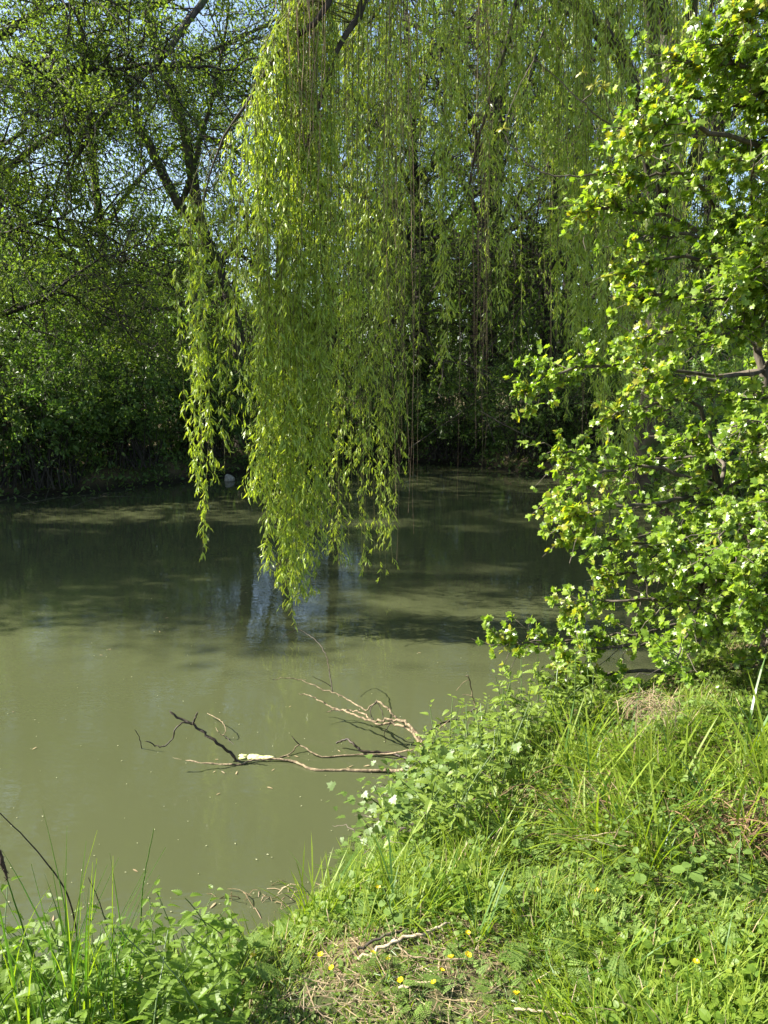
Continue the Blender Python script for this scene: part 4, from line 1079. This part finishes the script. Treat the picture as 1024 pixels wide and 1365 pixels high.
def stem_thing(name, label, cat, pts, r, m, head=None):
    P = [np.asarray(p, float) for p in pts]
    root = thing(name, label, cat, tuple(P[0])); q = smooth_path([p - P[0] for p in P], 22, .0008)
    mb = MB(); mb.add(*tubes(q, np.linspace(r, r * .45, 22)[None], 6), m); mb.build('stem', root, smooth=True)
    if head:
        mb = MB(); i0 = int(22 * (1 - head[0])); hh = q[i0:]; kk = len(hh)
        mb.add(*tubes(hh, (head[1] * np.sin(np.linspace(.25, math.pi - .15, kk)))[None], 8), M_head)
        for z in range(60):
            c = hh[sr.integers(0, kk)]; dv = norm(sr.normal(size=3)) * head[1] * 1.7
            mb.add(*tubes(np.stack([c, c + dv]), np.array([[head[1] * .35, .0002]]), 3), M_head)
        mb.build('seed_head', root)
g1 = hit(105, 1290); g2 = hit(60, 1330); g3 = hit(185, 1280); g4 = hit(160, 1330)
stem_thing('dead_reed_stem', 'long dark dead stem leaning left out over the water', 'reed stem', [g1, at(94, 1203, g1[1]), at(50, 1135, g1[1] - .02), at(-6, 1078, g1[1] - .05)], .0038, M_wet)
stem_thing('sedge_flower', 'sedge stalk with a black flower head at the left edge', 'sedge', [g2, at(45, 1280, g2[1]), at(20, 1205, g2[1]), at(8, 1165, g2[1]), at(-2, 1130, g2[1])], .003, M_sedge, (.3, .0065))
stem_thing('single_sedge_blade', 'single dark upright stem standing against the lit water', 'sedge', [g3, at(188, 1215, g3[1]), at(194, 1160, g3[1]), at(205, 1105, g3[1])], .0032, M_sedge)
stem_thing('bent_reed_stem', 'short dark stem crossing the nettles behind the tall sedge', 'reed stem', [g4, at(140, 1225, g4[1] + .1), at(118, 1170, g4[1] + .1)], .0026, M_wet)

# tall grass tufts on the right, as things with their blades
def tuft(seed, n, h):
    rng = np.random.default_rng(seed); root = bpy.data.objects.new('tall_grass_tuft', None); COL.objects.link(root)
    for k in range(n):
        a = rng.uniform(0, 6.28); D = np.array([[math.cos(a) * .35, math.sin(a) * .35, 1.0]]); N_ = np.array([[math.cos(a), math.sin(a), -.3]])
        b = MB(); scatter(b, T_blade(rng.uniform(.1, .9), 5, .022), np.array([[rng.normal(0, .025), rng.normal(0, .025), -.01]]), D, N_, np.array([h * rng.uniform(.5, 1.15)]), M_grass if k % 4 else M_sedge)
        b.build('blade', root)
    return root
protos = [tuft(400 + k, 22, [.34, .42, .28][k]) for k in range(3)]
sow(protos, region(22, 740, 1030, 1000, 1160, .05, sep=.07), 'tall upright grass tuft in front of the hawthorn', 'grass tuft', 'tall grass tufts before the hawthorn', (.8, 1.2), tilt=.08)
protos = [tuft(410 + k, 20, [.20, .25][k]) for k in range(2)]
sow(protos, region(22, 400, 700, 1120, 1260, .05, sep=.08), 'bright short grass tuft on the slope behind the dead sticks', 'grass tuft', 'grass tufts on the slope behind the sticks', (.8, 1.2), tilt=.1)
protos = [tuft(420 + k, 20, [.19, .16][k]) for k in range(2)]
sow(protos, region(16, 700, 1030, 1240, 1400, .05, sep=.09), 'sprawling grass tuft in the lower right corner', 'grass tuft', 'grass tufts in the lower right corner', (.8, 1.2), tilt=.45)

# buttercups
pet = T_outline([(.02, 0), (.3, .45), (.42, .8), (.2, 1.0), (0, .96)], .3, .35)
def buttercup():
    root = bpy.data.objects.new('buttercup', None); COL.objects.link(root)
    mb = MB(); mb.add(*tubes(smooth_path([(0, 0, 0), (.004, 0, .03), (0, .003, .06)], 8), np.full((1, 8), .0009), 4), M_nstem); mb.build('stem', root)
    for k in range(5):
        a = k * 1.2566; b = MB(); scatter(b, pet, np.array([[0, 0, .06]]), np.array([[math.cos(a), math.sin(a), .25]]), np.array([[-.3 * math.cos(a), -.3 * math.sin(a), 1]]), np.array([.0105]), M_yel); b.build('petal', root)
    b = MB(); blob(b, (0, 0, .062), (.003, .003, .003), M_yel, 1, 7, 5); b.build('flower_centre', root)
    return root
bc = buttercup()

fl = [(432, 1283), (452, 1296), (490, 1289), (519, 1286), (624, 1246), (613, 1283), (583, 1303), (606, 1299), (587, 1319), (542, 1314), (712, 1318), (798, 1194), (927, 1296), (672, 1219), (505, 1196), (330, 1290), (690, 1350)]
fplace = ['on the left edge of the bare patch', 'just right of the one at the left edge of the bare patch', 'at the lower end of the straight pale stick', 'midway under the straight pale stick',
          'right of the top end of the straight pale stick', 'at the right end of the thin curved stick', 'under the middle of the thin curved stick', 'under the right half of the thin curved stick',
          'touching the half buried brown stick', 'left of the half buried brown stick', 'alone in grass right of the half buried stick', 'highest of all, in the grass below the tall tufts',
          'farthest right, in the lower right grass', 'on the grassy slope above the straight stick', 'on the slope above the bare patch', 'farthest left, beside the nettle bed', 'lowest of all, by the bottom edge stick']
for k, (x, y) in enumerate(fl):
    o = bc if k == 0 else copy_tree(bc)
    g = hit(x, y + 14); o.location = g; o.rotation_euler = (gr.normal(.2, .25), gr.normal(0, .25), gr.uniform(0, 6)); s = gr.uniform(.8, 1.15); o.scale = (s, s, s)
    tag(o, 'small yellow buttercup ' + fplace[k], 'flower', 'buttercups in the bank grass')

# dead sticks in the grass
def gp(px, py, up=.012): return hit(px, py) + [0, 0, up]
wood('dead_stick', 'straight pale stick lying across the bare patch in the middle of the bank', 'stick', [('stem', [gp(478, 1284), gp(520, 1268, .03), gp(560, 1255, .03), gp(600, 1243, .03)], .0065, .004, M_stick), ('side_twig', [gp(520, 1268, .03), gp(528, 1262, .04), gp(524, 1252, .05)], .003, .0015, M_stick)], gp(478, 1284))
wood('dead_stick', 'thin curved pale stick bowed along the grass below the straight stick', 'stick', [('stem', [gp(530, 1270, .03), gp(546, 1285, .03), gp(580, 1290, .03), gp(624, 1291, .03)], .003, .002, M_pale)], gp(530, 1270))
wood('dead_stick', 'brown stick half buried in the short grass near the bottom', 'stick', [('stem', [gp(532, 1322), gp(565, 1318, .02), gp(606, 1319, .015)], .005, .003, M_stick)], gp(532, 1322))
wood('dead_stick', 'short stick at the very bottom edge of the grass', 'stick', [('stem', [gp(686, 1358, .03), gp(720, 1361, .03), gp(770, 1366, .03)], .004, .003, M_stick)], gp(686, 1358))
wood('dead_stick', 'dark stick lying parallel behind the straight pale stick', 'stick', [('stem', [gp(470, 1275), gp(505, 1262, .03), gp(545, 1250, .03)], .005, .0035, M_bark2)], gp(470, 1275))
wood('thin_shoot', 'thin bare arching twig crossing in front of the willow curtain at upper right', 'twig', [('stem', [at(900, 190, 4.2), at(858, 206, 4.1), at(815, 228, 4.0), at(760, 235, 4.0), at(720, 228, 4.0), at(685, 200, 4.0), at(668, 172, 4.0)], .006, .002, M_hbark)], at(900, 190, 4.2))
SH = wood('maple_shoot', 'thin drooping shoot with bright yellow new leaf rosettes at upper right', 'twig', [('stem', [at(960, 150, 4.3), at(900, 165, 4.2), at(855, 160, 4.1), at(825, 170, 4.1), at(780, 140, 4.0), at(745, 105, 4.0), at(712, 80, 4.0)], .006, .002, M_hbark), ('side_twig', [at(830, 170, 4.1), at(812, 145, 4.05), at(803, 118, 4.0)], .003, .0015, M_hbark), ('side_twig', [at(775, 137, 4.0), at(788, 125, 4.0), at(794, 112, 4.0)], .003, .0015, M_hbark), ('side_twig', [at(900, 165, 4.2), at(895, 120, 4.2), at(893, 72, 4.2)], .003, .0015, M_hbark), ('side_twig', [at(712, 80, 4.0), at(690, 120, 4.0), at(671, 170, 4.0)], .003, .0012, M_hbark)], at(960, 150, 4.3))
for x_, y_, Y_, n_ in ((803, 116, 4.0, 9), (793, 112, 4.0, 7), (893, 72, 4.2, 8), (671, 171, 4.0, 5), (852, 168, 4.1, 6), (776, 96, 4.0, 4)):
    c_ = at(x_, y_, Y_) - np.array(SH.location)
    for q in range(n_):
        a_ = q * 2.4; b_ = MB(); scatter(b_, T_outline([(.01, 0), (.1, .1), (.3, .3), (.12, .4), (.2, .75), (0, 1)], .1), c_[None], np.array([[math.cos(a_), math.sin(a_) * .5, .5 * math.sin(a_ * 1.7)]]), np.array([[-.2, -.7, .6]]) + gr.normal(0, .2, (1, 3)), np.array([gr.uniform(.03, .05)]), M_hawy); b_.build('leaf', SH)
